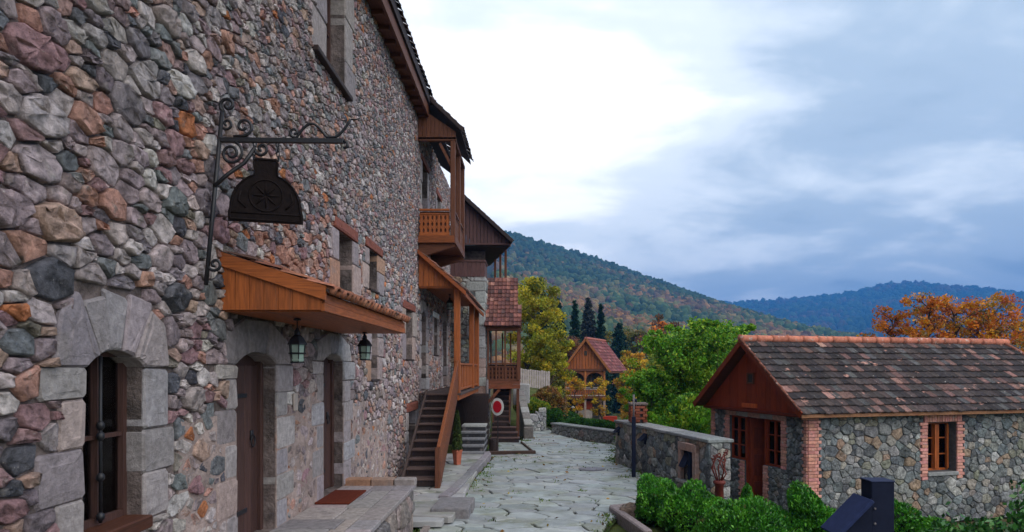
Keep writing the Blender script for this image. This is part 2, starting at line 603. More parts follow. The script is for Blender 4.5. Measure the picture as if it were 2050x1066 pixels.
def stone_geom(poly, rs, gap, prot, detail=2, rnd=None, tilt=0.25, rough=0.2, q=0.22, back=0.035):
    """one rounded stone: (n,3) vertices in (u,v,d) and faces"""
    c = poly.mean(0)
    # drop very short edges, pull in by the joint width
    keep = np.linalg.norm(poly - np.roll(poly, 1, 0), axis=1) > 0.012
    if keep.sum() >= 3:
        poly = poly[keep]
    rad = np.linalg.norm(poly - c, axis=1, keepdims=True)
    inr = max(1e-3, rad.min())
    poly = c + (poly - c) * np.clip(1 - gap / np.maximum(rad, 1e-3), 0.35, 1)
    poly = chaikin(poly, q)
    n = len(poly)
    poly = c + (poly - c) * (1 + (rs.random((n, 1)) - .5) * 0.10)
    size = np.linalg.norm(poly - c, axis=1).mean()
    tx, ty = (rs.random(2) - .5) * tilt
    rings = [(1.02, -back), (1.0, 0.5), (0.945, 0.88), (0.83, 0.99), (0.42, 1.0)] if detail >= 2 else [(1.02, -back), (0.97, 0.7), (0.78, 1.0)]
    V = []
    for k, (s, hgt) in enumerate(rings):
        q2 = c + (poly - c) * s
        if k == 0:
            d = np.full(n, hgt)
        else:
            d = prot * hgt * (1 + (rs.random(n) - .5) * rough * (2 if k > 1 else 1.4))
            rel = (q2 - c)
            d = d + (rel[:, 0] * tx + rel[:, 1] * ty) * 0.5
            d = np.maximum(d, 0.002)
            q2 = q2 + (rs.random((n, 2)) - .5) * size * 0.08
        V.append(np.column_stack([q2, d]))
    V.append(np.array([[c[0], c[1], prot * (1.0 + (rs.random() - .5) * rough)]]))
    V = np.concatenate(V)
    F = []
    for k in range(len(rings) - 1):
        for i in range(n):
            j = (i + 1) % n
            F.append((k * n + i, k * n + j, (k + 1) * n + j, (k + 1) * n + i))
    b = (len(rings) - 1) * n
    for i in range(n):
        F.append((b + i, b + (i + 1) % n, len(V) - 1))
    return V, F


PAL_WALL = [((.385, .30, .315), 18), ((.47, .385, .385), 17), ((.25, .205, .225), 12), ((.225, .235, .245), 9), ((.355, .215, .225), 12),
            ((.48, .325, .265), 9), ((.51, .28, .225), 9), ((.48, .19, .09), 3), ((.54, .475, .46), 13), ((.27, .24, .205), 3), ((.12, .12, .14), 6), ((.62, .55, .535), 9)]
PAL_GREY = [((.23, .235, .235), 18), ((.32, .32, .31), 16), ((.18, .195, .205), 13), ((.38, .34, .30), 9), ((.36, .255, .19), 9), ((.47, .46, .44), 7), ((.13, .135, .14), 8), ((.26, .255, .20), 7), ((.22, .245, .25), 8)]
PAL_BLOCK = [((.345, .30, .305), 10), ((.40, .355, .35), 8), ((.30, .265, .275), 8), ((.42, .33, .305), 4), ((.36, .33, .345), 5)]
PAL_FLAG = [((.25, .275, .28), 10), ((.285, .31, .315), 9), ((.23, .25, .255), 6), ((.27, .28, .265), 5), ((.315, .335, .335), 3), ((.27, .25, .24), 2)]


def pick(pal, rnd, jit=0.14):
    c = rnd.choices([p[0] for p in pal], [p[1] for p in pal])[0]
    k = 1 + (rnd.random() - .5) * 2 * jit
    return tuple(max(0.01, x * k * (1 + (rnd.random() - .5) * 0.06)) for x in c)


def rubble(parent, fr, w, h, holes, rmax, rmin, asp, pal, prot, gap, seed, nparts=300, name='stone', m='stone', stuff='stone_rubble',
           flat=None, dens=1.0, inside=None, rough=0.25, q=0.22, tilt=0.3, detail_fn=None, skew=1.6, colfn=None, szfn=None, smooth_share=.55, vary=.35):
    """rubble masonry on plane fr (u 0..w, v 0..h): the stones that show largest are objects, the rest one mesh"""
    rnd = random.Random(seed); rs = np.random.default_rng(seed)
    pts = scatter(w, h, rmax, rmin, asp, holes, rnd, dens, skew, inside, szfn, vary)
    flags = []
    cs = [c for c in cells(w, h, pts, asp, holes) if parea(c) > rmin * rmin * 0.35]
    info = []
    for c in cs:
        ctr = fr.p(*c.mean(0))
        y = max(ctr.y, .5)
        px = 1061 + 1400 * ctr.x / y; py = 737 - 1400 * ctr.z / y
        vis = -120 < px < 2170 and -120 < py < 1180
        sz = parea(c) / ctr.length_squared * abs(ctr.normalized().dot(fr.N)) if vis else 0
        info.append(sz)
    order = np.argsort(info)[::-1]
    big = set(int(i) for i in order[:nparts] if info[int(i)] > 0)
    mb = MB()
    for i, c in enumerate(cs):
        pr = prot * (0.6 + 0.8 * rnd.random()) * min(1.5, max(.6, math.sqrt(parea(c)) / (rmax * 1.3)))
        g = gap
        if flat:
            k = flat(*c.mean(0))
            pr *= k; g = gap / max(.5, k) if k < 1 else gap
        det = 2 if (i in big or (detail_fn and detail_fn(*c.mean(0)))) else 1
        V, F = stone_geom(c, rs, g * rnd.uniform(.7, 1.5), pr, det, rnd, tilt, rough, q * rnd.uniform(.55, 1.15))
        W = fr.arr(V)
        col = pick(pal, rnd)
        sm = rnd.random() < smooth_share or i in big
        if colfn:
            col = colfn(col, *c.mean(0), rnd)
        if i in big:
            me = raw_mesh(name, W, F, np.tile(col, (len(W), 1)), sm)
            place(name, me, m, parent)
        else:
            o = len(mb.v)
            mb.v += W.tolist(); mb.f += [tuple(a + o for a in f) for f in F]; mb.c += [col] * len(W); flags += [sm] * len(F)
    if mb.v:
        o = mb.build(stuff, m, parent, False)
        o.data.polygons.foreach_set('use_smooth', np.array(flags, bool))
        o['kind'] = 'stuff'


def slab_holes(fr, u0, u1, v0, v1, holes, d0, d1, name, m, parent):
    """a wall slab (front at d0, back at d1 < d0) with rectangular openings"""
    us = sorted({u0, u1, *[min(max(x, u0), u1) for h in holes for x in h[:2]]})
    vs = sorted({v0, v1, *[min(max(x, v0), v1) for h in holes for x in h[2:]]})
    mb = MB()

    def solid(i, j):
        if i < 0 or j < 0 or i >= len(us) - 1 or j >= len(vs) - 1:
            return False
        a, b = (us[i] + us[i + 1]) / 2, (vs[j] + vs[j + 1]) / 2
        return not any(h[0] < a < h[1] and h[2] < b < h[3] for h in holes)
    for i in range(len(us) - 1):
        for j in range(len(vs) - 1):
            if not solid(i, j):
                continue
            a, b, c, d = us[i], us[i + 1], vs[j], vs[j + 1]
            P = fr.p
            mb.add([P(a, c, d0), P(b, c, d0), P(b, d, d0), P(a, d, d0)], [(0, 1, 2, 3)])
            mb.add([P(a, c, d1), P(b, c, d1), P(b, d, d1), P(a, d, d1)], [(3, 2, 1, 0)])
            for (di, dj, e) in ((-1, 0, ((a, c), (a, d))), (1, 0, ((b, d), (b, c))), (0, -1, ((b, c), (a, c))), (0, 1, ((a, d), (b, d)))):
                if not solid(i + di, j + dj):
                    (p, q), (r, t) = e
                    mb.add([P(p, q, d0), P(r, t, d0), P(r, t, d1), P(p, q, d1)], [(0, 1, 2, 3)])
    return mb.build(name, m, parent)


def prism_block(fr, poly, d0, d1, bev=0.012, rnd=random, jit=0.006):
    """a dressed stone: polygon in (u,v), from d0 to d1, worn edges and uneven face"""
    poly = np.array(poly, float)
    c = poly.mean(0)
    x, y = poly[:, 0], poly[:, 1]
    if np.dot(x, np.roll(y, -1)) - np.dot(y, np.roll(x, -1)) < 0:
        poly = poly[::-1]
    n = len(poly)
    poly = poly + np.array([[rnd.uniform(-jit, jit), rnd.uniform(-jit, jit)] for _ in range(n)])
    # bevelled corners in plan
    L = np.linalg.norm(np.roll(poly, -1, 0) - poly, axis=1)
    pts = []
    for i in range(n):
        p, a, b = poly[i], poly[i - 1], poly[(i + 1) % n]
        k = min(0.25, bev * 1.2 / max(1e-4, np.linalg.norm(a - p))); k2 = min(0.25, bev * 1.2 / max(1e-4, np.linalg.norm(b - p)))
        pts += [p + (a - p) * k, p + (b - p) * k2]
    pts = np.array(pts)
    N = len(pts)
    rad = np.linalg.norm(pts - c, axis=1, keepdims=True)
    ins = c + (pts - c) * (1 - bev / rad)
    ins2 = c + (pts - c) * 0.55
    V = [np.column_stack([pts, np.full(N, d0)]), np.column_stack([pts, np.full(N, d1 - bev)]),
         np.column_stack([ins, [d1 + rnd.uniform(-.3, .3) * bev for _ in range(N)]]), np.column_stack([ins2, [d1 + rnd.uniform(-.1, .6) * bev for _ in range(N)]])]
    V = np.concatenate(V)
    F = []
    for k in range(3):
        for i in range(N):
            j = (i + 1) % N
            F.append((k * N + i, k * N + j, (k + 1) * N + j, (k + 1) * N + i))
    F.append(tuple(3 * N + i for i in range(N)))
    F.append(tuple(range(N - 1, -1, -1)))
    return fr.arr(V), F


def block(parent, fr, poly, d0, d1, name, col, m='block', bev=0.017, rnd=random, jit=0.009):
    V, F = prism_block(fr, poly, d0, d1, bev, rnd, jit)
    return place(name, raw_mesh(name, V, F, np.tile(col, (len(V), 1)), False), m, parent)


def rect(u0, u1, v0, v1):
    return [(u0, v0), (u1, v0), (u1, v1), (u0, v1)]


def surround(parent, fr, y0, y1, zb, zs, rise, wl, wr, top, seed, depth=0.30, proud=0.022, hgt=(.24, .36), lintel=None, nv=4, pal=PAL_BLOCK, gap=0.006):
    """jamb stones and arch stones round an opening; returns the rectangles they take up and the hole in the wall"""
    rnd = random.Random(seed)
    holes = []
    for side in (0, 1):
        z = zb; k = rnd.randint(0, 1)
        while z < zs - 0.02:
            hh = rnd.uniform(*hgt)
            if zs - (z + hh) < 0.13:
                hh = zs - z
            wmin, wmax = (wl if side == 0 else wr)
            wd = (wmax if k % 2 else wmin) * rnd.uniform(.92, 1.06)
            a, b = (y0 - wd, y0) if side == 0 else (y1, y1 + wd)
            block(parent, fr, rect(a + gap / 2, b - gap / 2 if side == 0 else b, z + gap / 2, z + hh - gap / 2), -depth, proud * rnd.uniform(.5, 1.3), 'jamb_stone', pick(pal, rnd), rnd=rnd)
            holes.append((a, b, z, z + hh))
            z += hh; k += 1
    if rise > 0:
        hw = (y1 - y0) / 2; yc = (y0 + y1) / 2
        R = (hw * hw + rise * rise) / (2 * rise); zc = zs + rise - R
        ang = math.asin(min(1, hw / R))
        cuts = [-ang + 2 * ang * i / nv + (rnd.uniform(-.12, .12) * 2 * ang / nv if 0 < i < nv else 0) for i in range(nv + 1)]
        for i in range(nv):
            a0, a1 = cuts[i], cuts[i + 1]
            inner = [(yc + R * math.sin(a0 + (a1 - a0) * j / 4), zc + R * math.cos(a0 + (a1 - a0) * j / 4)) for j in range(5)]
            t0 = top * rnd.uniform(.82, 1.05); t1 = top * rnd.uniform(.82, 1.05)
            o0 = (yc + (R + t0) * math.sin(a0 * 1.12), zc + (R + t0) * math.cos(a0)); o1 = (yc + (R + t1) * math.sin(a1 * 1.12), zc + (R + t1) * math.cos(a1))
            if i == 0:
                outer = [o1, (y0 - wl[1] * .55, zs + top * .78), (y0 - wl[1] * .72, zs + .01)]
            elif i == nv - 1:
                outer = [(y1 + wr[1] * .72, zs + .01), (y1 + wr[1] * .55, zs + top * .78), o0]
            else:
                outer = [o1, o0]
            block(parent, fr, inner + outer, -depth, proud * rnd.uniform(.6, 1.6), 'arch_stone', pick(pal, rnd), rnd=rnd, jit=0.003)
        holes.append((y0 - wl[1] * .62, y1 + wr[1] * .62, zs, zs + top * .8))
        holes.append((y0 + hw * .05, y1 - hw * .05, zs, zs + rise + top * .97))
        holes.append((y0 - wl[1] * .3, y1 + wr[1] * .3, zs, zs + rise + top * .82))
        hole = (y0, y1, zb, zs + rise + .04)
    else:
        hole = (y0, y1, zb, zs)
        if lintel:
            lh, lm = lintel
            block(parent, fr, rect(y0 - wl[0] * .75, y1 + wr[0] * .75, zs + .005, zs + lh), -depth, proud * 1.6, 'lintel', (1, 1, 1), m=lm, rnd=rnd)
            holes.append((y0 - wl[0] * .78, y1 + wr[0] * .78, zs, zs + lh + .005))
    holes.append((y0, y1, zb, zs))
    return holes, hole


def tile_mesh(wd, ln, th=0.016, roll=0.02):
    """flat interlocking roof tile: shallow pan with a raised rib on one side and a thick lower edge"""
    prof = [(-.5, 0.0), (-.36, roll * .9), (-.24, roll * .15), (0, -.002), (.30, roll * .1), (.5, roll * .55)]
    V = []
    for y, k in ((0.0, 1), (ln * .12, 1.25), (ln, .75)):
        for x, z in prof:
            V.append((x * wd * 1.0, y, z * k + th))
    n = len(prof)
    for x, z in prof:
        V.append((x * wd, 0.004, z - th * .2))
    F = []
    for j in range(2):
        for i in range(n - 1):
            F.append((j * n + i, j * n + i + 1, (j + 1) * n + i + 1, (j + 1) * n + i))
    for i in range(n - 1):
        F.append((3 * n + i, 3 * n + i + 1, i + 1, i))
    return V, F


def tiled_slope(parent, e0, U, S, width, length, tw, row, pal, m, seed, nparts, lift=0.035, top_in=(0, 0), colfn=None, wear=0.0):
    """tiles on a roof plane: e0 = eave corner, U along the eave, S up the slope; top_in narrows the upper rows (hip)"""
    rnd = random.Random(seed)
    U = Vector(U).normalized(); S = Vector(S).normalized(); N = U.cross(S).normalized()
    if N.z < 0:
        N = -N
    e0 = Vector(e0)
    nc = max(1, round(width / tw)); tw = width / nc
    nr = max(1, round(length / row)); row = length / nr
    V, F = tile_mesh(tw * 1.03, row * 1.22)
    me = raw_mesh('tile', V, F, None, True)
    me.materials.append(M[m])
    ang = math.atan2(lift, row * 1.2)
    X = U; Y = (S * math.cos(ang) - N * math.sin(ang)).normalized(); Z = X.cross(Y)
    if Z.dot(N) < 0:
        X = -X; Z = -Z
    rot = Matrix((X, Y, Z)).transposed().to_4x4()
    items = []
    for j in range(nr):
        f = (j + .5) / nr
        a, b = top_in[0] * f, width - top_in[1] * f
        for i in range(nc):
            u = (i + .5) * tw
            if u < a - tw * .3 or u > b + tw * .3:
                continue
            p = e0 + U * u + S * (j * row) + N * (lift + rnd.uniform(-.004, .004))
            y = max(p.y, .5)
            px = 1061 + 1400 * p.x / y; py = 737 - 1400 * p.z / y
            vis = (-20 < px < 2070 and -20 < py < 1090)
            items.append((0 if vis else 1, p.length, p, pick(pal, rnd, .2)))
    items.sort(key=lambda t: (t[0], t[1]))
    mb = MB()
    for k, (hid, _, p, col) in enumerate(items):
        if colfn:
            col = colfn(col, p, rnd)
        jr = Matrix.Rotation(rnd.gauss(0, .022), 4, 'Z') @ Matrix.Translation((rnd.uniform(-.006, .006), rnd.gauss(0, .008), 0)) @ Matrix.Rotation(rnd.gauss(0, .012), 4, 'Y')
        mw = Matrix.Translation(p) @ rot @ jr
        if k < nparts and not hid:
            place('tile', me, m, parent, mw, col)
        else:
            mb.add([mw @ Vector(v) for v in V], F, col)
    if mb.v:
        o = mb.build('roof_tiles', m, parent, True)
        o['kind'] = 'stuff'


# ------------------------------------------------------------------ foliage
def leaf_mesh(name, C, size, normal_bias, cols, rs, aspect=0.55, up=0.3):
    """one folded leaf blade for each point of C"""
    n = len(C)
    d = rs.normal(size=(n, 3)); d[:, 2] += up
    d = d + normal_bias
    d /= np.linalg.norm(d, axis=1, keepdims=True) + 1e-9
    r = rs.normal(size=(n, 3))
    s = np.cross(d, r); s /= np.linalg.norm(s, axis=1, keepdims=True) + 1e-9
    nn = np.cross(s, d)
    L = (size * (0.65 + 0.7 * rs.random(n)))[:, None]
    Wd = L * aspect * .5
    base = C - d * L * .5
    mid = C + nn * L * .06
    V = np.stack([base, mid + s * Wd, C + d * L * .5, mid - s * Wd], 1).reshape(-1, 3)
    F = np.arange(n * 4, dtype=np.int32).reshape(-1, 4)
    return raw_mesh(name, V, F, np.repeat(cols, 4, 0), False)


def leaf_cols(n, pal, rs, jit=0.25, clump=None):
    P = np.array([p[0] for p in pal]); W = np.array([p[1] for p in pal], float); W /= W.sum()
    k = rs.choice(len(P), n, p=W)
    if clump is not None:
        nc = clump.max() + 1
        kc = rs.choice(len(P), nc, p=W)
        use = rs.random(n) < .65
        k = np.where(use, kc[clump], k)
        br = (1 + (rs.random(nc) - .5) * .5)[clump]
    else:
        br = np.ones(n)
    return P[k] * (br * (1 + (rs.random(n) - .5) * 2 * jit))[:, None]


def limb_pts(p, q, sag, rs, n=5):
    p = np.array(p); q = np.array(q)
    t = np.linspace(0, 1, n)[:, None]
    pts = p * (1 - t) + q * t + rs.normal(size=(n, 3)) * np.linalg.norm(q - p) * 0.035 * np.sin(np.pi * t)
    pts[:, 2] += sag * np.sin(np.pi * t[:, 0])
    return pts


def tree(name, label, cat, loc, h, rx, pal, nleaf, lsize, seed, group=None, base=0.25, stems=1, clumps=46, spread=0.26, trunk_r=0.07, m='leaf', parts=True, top=1.0, droop=0.0):
    """broadleaf tree: trunk(s), limbs, clumps of leaves at the limb ends"""
    rs = np.random.default_rng(seed)
    root = thing(name, label, cat, loc, group)
    L = np.array(loc)
    tb = MB()
    ends = []
    for sidx in range(stems):
        off = rs.normal(size=2) * (rx * .16 if stems > 1 else 0)
        lean = rs.normal(size=2) * rx * (.28 if stems > 1 else .08)
        tops = L + np.array([off[0] + lean[0], off[1] + lean[1], h * (.86 + .1 * rs.random())])
        tp = limb_pts(L + np.array([off[0], off[1], -.15]), tops, 0, rs, 8)
        r0 = trunk_r * h * .35 / (1 if stems == 1 else 1.7)
        tb.tube(tp, [r0 * (1 - .88 * i / 7) for i in range(8)], 7)
        nl = max(4, clumps // (3 * stems))
        for k in range(nl):
            f = base + (1 - base) * (k + rs.random()) / nl
            i = min(6, int(f * 7)); st = tp[i] * (1 - (f * 7 - i)) + tp[i + 1] * (f * 7 - i)
            a = k * 2.4 + rs.random()
            prof = math.sin(math.pi * min(1, (f - base * .75) / (1.12 - base * .75)) ** .8) ** .6
            rr = rx * prof * (.65 + .5 * rs.random())
            en = st + np.array([math.cos(a) * rr, math.sin(a) * rr, rr * (.45 - droop) + h * .03])
            en[2] = min(en[2], L[2] + h * top)
            lp = limb_pts(st, en, rr * .05, rs, 5)
            tb.tube(lp, [r0 * .38 * (1 - f * .55) * (1 - .8 * j / 4) for j in range(5)], 5)
            for j in (2, 3, 4):
                e2 = lp[j] + rs.normal(size=3) * rr * .28
                if j < 4:
                    tb.tube(limb_pts(lp[j], e2, 0, rs, 3), [r0 * .14, r0 * .10, r0 * .04], 4)
                ends.append((e2 if j < 4 else lp[4], .55 + .25 * (j == 4)))
        ends.append((tops, .7))
        if stems > 1:                                        # upright young shoots above the crown
            for k in range(7):
                st = tp[int(rs.integers(4, 8))]
                en = st + np.array([rs.normal() * rx * .42, rs.normal() * rx * .42, h * (.10 + .17 * rs.random())])
                en[2] = min(en[2], L[2] + h * (1.0 + .05 * rs.random()))
                lp = limb_pts(st, en, 0, rs, 4)
                tb.tube(lp, [r0 * .2, r0 * .15, r0 * .1, r0 * .04], 4)
                ends += [(lp[2], .30), (lp[3], .24), (lp[3], .24)]
    tb.build('trunk', 'bark', root, True)
    ctr = np.array([e[0] for e in ends]); sz = np.array([e[1] for e in ends])
    k = rs.integers(0, len(ctr), nleaf)
    g = rs.normal(size=(nleaf, 3)); g /= np.linalg.norm(g, axis=1, keepdims=True)
    g *= (rs.random(nleaf) ** .45)[:, None]
    P = ctr[k] + g * (sz[k] * spread * rx * 1.7)[:, None] * np.array([1.1, 1.1, .8])
    P = P[P[:, 2] > L[2] + .05]
    k = k[:len(P)]
    cols = leaf_cols(len(P), pal, rs, .2, k)
    me = leaf_mesh('crown', P, lsize, g[:len(P)] * .6, cols, rs)
    place('crown', me, m, root)
    return root


def conifer(name, label, loc, h, r, pal, n, seed, group=None, lsize=0.35):
    rs = np.random.default_rng(seed)
    root = thing(name, label, 'conifer', loc, group)
    L = np.array(loc)
    tb = MB()
    tb.tube([L + np.array([0, 0, -.2]), L + np.array([0, 0, h * .5]), L + np.array([0, 0, h * .98])], [h * .022, h * .014, h * .003], 7)
    tiers = 27
    P = []; D = []
    for t in range(tiers):
        f = t / tiers
        z = h * (.06 + .92 * f + rs.normal() * .012)
        R = r * (1 - f) ** .85 + .06 * r
        nb = int(7 + 9 * (1 - f))
        for b in range(nb):
            a = b * 2 * math.pi / nb + t * .7 + rs.normal() * .15
            Rb = R * (.75 + .4 * rs.random())
            z = h * min(.97, .06 + .92 * (f + rs.uniform(-.03, .03)))
            q = np.array([math.cos(a) * Rb, math.sin(a) * Rb, z - .28 * Rb])
            tb.tube([L + np.array([0, 0, z]), L + q], [h * .004, h * .0015], 4)
            m_ = max(6, int(n / (tiers * 9)))
            s = rs.random(m_) ** .6
            pts = np.array([0, 0, z]) * (1 - s)[:, None] + q * s[:, None] + rs.normal(size=(m_, 3)) * np.array([.16, .16, .16]) * R
            P.append(pts); D.append(np.tile(np.array([math.cos(a), math.sin(a), -.25]) * 1.2, (m_, 1)))
    P = np.concatenate(P) + L; D = np.concatenate(D)
    tb.build('trunk', 'bark', root, True)
    me = leaf_mesh('crown', P, lsize, D, leaf_cols(len(P), pal, rs, .3), rs, .4, 0)
    place('crown', me, 'needle', root)
    return root


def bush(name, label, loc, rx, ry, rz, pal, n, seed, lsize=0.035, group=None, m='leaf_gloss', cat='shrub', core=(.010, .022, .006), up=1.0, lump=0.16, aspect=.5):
    """a dense clipped shrub: leaves on a lumpy shell over an added solid dark core"""
    rs = np.random.default_rng(seed)
    root = thing(name, label, cat, loc, group)
    L = np.array(loc)
    K = rs.normal(size=(7, 3)) * 2.6; ph = rs.random(7) * 6.28

    def rad(d):
        return 1 + lump * np.sin(d @ K.T + ph).sum(1) / 2.4
    d = rs.normal(size=(n, 3)); d[:, 2] = np.where(d[:, 2] < -.35 * np.abs(d[:, 2]).mean() * 2, -d[:, 2], d[:, 2])
    d /= np.linalg.norm(d, axis=1, keepdims=True)
    rr = rad(d) * (.80 + .26 * rs.random(n) ** .8)
    P = L + np.array([0, 0, rz * .9]) + d * rr[:, None] * np.array([rx, ry, rz])
    nb = d * 1.1 + np.array([0, 0, up])
    cl = (np.floor((P - L) / (max(rx, ry) * .28)).astype(int) % 97 * np.array([1, 7, 31])).sum(1) % 61
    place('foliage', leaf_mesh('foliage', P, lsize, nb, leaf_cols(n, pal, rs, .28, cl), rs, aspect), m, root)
    # solid dark core, added to stop see-through between the leaves
    nu, nv = 14, 9
    V = []; F = []
    for j in range(nv + 1):
        for i in range(nu):
            th = math.pi * j / nv; a = 2 * math.pi * i / nu
            V.append((math.sin(th) * math.cos(a), math.sin(th) * math.sin(a), math.cos(th)))
    V = np.array(V)
    V = L + np.array([0, 0, rz * .9]) + V * (rad(V) * .80)[:, None] * np.array([rx, ry, rz])
    for j in range(nv):
        for i in range(nu):
            F.append((j * nu + i, (j + 1) * nu + i, (j + 1) * nu + (i + 1) % nu, j * nu + (i + 1) % nu))
    me = raw_mesh('dark_core', V, F, np.tile(core, (len(V), 1)), True)
    place('dark_core', me, 'needle', root)
    return root


GREEN = [((.09, .27, .016), 8), ((.15, .36, .022), 7), ((.24, .43, .028), 6), ((.05, .16, .016), 4), ((.34, .45, .03), 5)]
BOX = [((.04, .18, .014), 8), ((.065, .25, .018), 7), ((.11, .32, .024), 6), ((.022, .10, .010), 5), ((.16, .15, .04), .5)]
YGREEN = [((.38, .36, .02), 8), ((.48, .38, .02), 6), ((.24, .27, .02), 7), ((.52, .36, .02), 3), ((.13, .17, .02), 3)]
YELLOW = [((.60, .40, .02), 8), ((.62, .30, .02), 5), ((.36, .27, .02), 5), ((.48, .17, .015), 3), ((.20, .20, .02), 2)]
ORANGE = [((.66, .20, .008), 8), ((.70, .32, .012), 7), ((.46, .11, .01), 6), ((.40, .24, .03), 3), ((.22, .16, .03), 2), ((.26, .06, .015), 2)]
RUST = [((.18, .07, .035), 6), ((.13, .055, .035), 5), ((.24, .10, .03), 3), ((.10, .07, .03), 3)]
OLIVE = [((.13, .14, .022), 6), ((.19, .17, .025), 5), ((.08, .10, .02), 5), ((.26, .16, .025), 2)]
FIR = [((.010, .038, .022), 7), ((.016, .05, .026), 5), ((.008, .026, .018), 5)]
FIRGREY = [((.035, .045, .045), 6), ((.05, .055, .055), 4), ((.025, .03, .03), 5)]


# ================================================================== THE SETTING
def sst(a, b, x):
    t = min(1, max(0, (x - a) / (b - a)))
    return t * t * (3 - 2 * t)


def ground_z(x, y):
    z = -2.56
    z += .78 * (1 - sst(5.0, 9.0, y))
    wx = 2.5 + max(0, min(8, 18.2 - y)) * .24
    z -= .78 * sst(.2, 1.4, x - wx) * sst(8.5, 10.5, y) * (1 - .3 * sst(20, 26, y))
    if y > 27:
        left = 1 - sst(.3, 2.2, x)
        z += left * 1.6 * sst(27.5, 34, y)
        z -= (1 - left) * 1.9 * sst(27, 44, y)
        z -= 9 * sst(70, 220, y)
    return z


def grid_coords(parts):
    out = []
    for a, b, s in parts:
        out += list(np.arange(a, b, s))
    return out + [parts[-1][1]]


def build_ground():
    xs = grid_coords([(-1900, -60, 230), (-60, -12, 12), (-12, -3, 3), (-3, 12, .5), (12, 60, 6), (60, 300, 60), (300, 4400, 410)])
    ys = grid_coords([(-40, 0, 20), (0, 4, 2), (4, 30, .5), (30, 60, 3), (60, 300, 30), (300, 4400, 410)])
    V = [(x, y, ground_z(x, y)) for y in ys for x in xs]
    n = len(xs)
    F = [(j * n + i, j * n + i + 1, (j + 1) * n + i + 1, (j + 1) * n + i) for j in range(len(ys) - 1) for i in range(n - 1)]
    o = place('ground', raw_mesh('ground', V, F, None, True), 'earth')
    o['kind'] = 'structure'


build_ground()


# ---- street of irregular flags
def street_left(y):
    pts = [(6, -1.72), (12.3, -1.72), (12.6, -1.38), (19.2, -1.0), (19.35, -1.25), (22.9, -1.25), (23.1, -.3), (27, -.15), (29, -.1)]
    return float(np.interp(y, [p[0] for p in pts], [p[1] for p in pts]))


def street_right(y):
    pts = [(6, .9), (10.6, 1.1), (11.9, 1.5), (12.5, 3.2), (13.2, 3.2), (18.3, 2.2), (22.3, 2.75), (23.2, 1.85), (26.2, .85), (29, .8)]
    return float(np.interp(y, [p[0] for p in pts], [p[1] for p in pts]))


class Flat:
    """horizontal frame: u = +X, v = +Y, d = up"""
    def __init__(s, O):
        s.O = Vector(O); s.U = Vector((1, 0, 0)); s.V = Vector((0, 1, 0)); s.N = Vector((0, 0, 1))
        s.On = np.array(s.O)

    def p(s, u, v, d=0.0):
        return s.O + Vector((u, v, d))

    def arr(s, a):
        return s.On + np.asarray(a)


def strip(name, ys, lf, rf, z, m, kind='structure', th=0.06):
    V = []; F = []
    for y in ys:
        V += [(lf(y), y, z), (rf(y), y, z)]
    for i in range(len(ys) - 1):
        F.append((2 * i, 2 * i + 1, 2 * i + 3, 2 * i + 2))
    o = place(name, raw_mesh(name, V, F), m)
    o['kind'] = kind
    return o


STREET_Z = -2.45
street = strip('street', list(np.arange(6, 29.01, .5)), lambda y: street_left(y) - .06, lambda y: street_right(y) + .06, STREET_Z - .045, 'joint')


def paving(parent, x0, x1, y0, y1, z, inside, rmax, rmin, seed, nparts, name='flagstone', gap=.016, prot=.04, asp=1.15, pal=PAL_FLAG, m='flag', hmul=1.0):
    rnd = random.Random(seed); rs = np.random.default_rng(seed)
    fl = Flat((x0, y0, z))
    pts = scatter(x1 - x0, y1 - y0, rmax, rmin, asp, [], rnd, 1.0, 1.3, inside=lambda u, v: inside(x0 + u, y0 + v))
    cs = cells(x1 - x0, y1 - y0, pts, asp, [])
    mb = MB()
    for k, c in enumerate(sorted(cs, key=lambda c: c[:, 1].mean())):
        if parea(c) < .012:
            continue
        # keep the slab inside the paved area
        c = np.array([(min(max(u, 0.0), x1 - x0), v) for u, v in c])
        cc = c.mean(0)
        if parent.name.startswith('street'):
            c = np.array([(min(max(u, street_left(y0 + v) - x0), street_right(y0 + v) - x0), v) for u, v in c])
            if parea(c) < .012:
                continue
            cc = c.mean(0)
        n0 = len(c)
        rad = np.linalg.norm(c - cc, axis=1, keepdims=True)
        p = cc + (c - cc) * np.clip(1 - gap * (1 + .6 * rs.random()) / np.maximum(rad, .02), .5, 1)
        # broken edges
        nx = np.roll(p, -1, 0)
        md = (p + nx) / 2 + (rs.random((n0, 2)) - .5) * .045
        p = np.stack([p, md], 1).reshape(-1, 2)
        p = chaikin(p, .16)
        n = len(p)
        tx, ty = (rs.random(2) - .5) * .022
        hh = prot * hmul + (rs.random() - .5) * .014
        q = cc + (p - cc) * (1 - .014 / np.maximum(np.linalg.norm(p - cc, axis=1, keepdims=True), .05))
        dz = lambda a: (a[:, 0] - cc[0]) * tx + (a[:, 1] - cc[1]) * ty
        V = np.concatenate([np.column_stack([p, np.full(n, -.05)]), np.column_stack([p, hh - .012 + dz(p)]), np.column_stack([q, hh + dz(q)])])
        F = [(a * n + i, a * n + (i + 1) % n, (a + 1) * n + (i + 1) % n, (a + 1) * n + i) for a in (0, 1) for i in range(n)]
        F.append(tuple(2 * n + i for i in range(n)))
        W = fl.arr(V)
        col = pick(pal, rnd, .12)
        if k < nparts:
            place(name, raw_mesh(name, W, F, np.tile(col, (len(W), 1))), m, parent)
        else:
            mb.add(W.tolist(), F, col)
    if mb.v:
        o = mb.build(name + '_rest', m, parent); o['kind'] = 'stuff'


paving(street, -1.7, 3.4, 9.0, 28.5, STREET_Z - .045, lambda x, y: street_left(y) + .05 < x < street_right(y) - .05, .40, .13, 11, 300, hmul=1.15, asp=1.5, gap=.012)

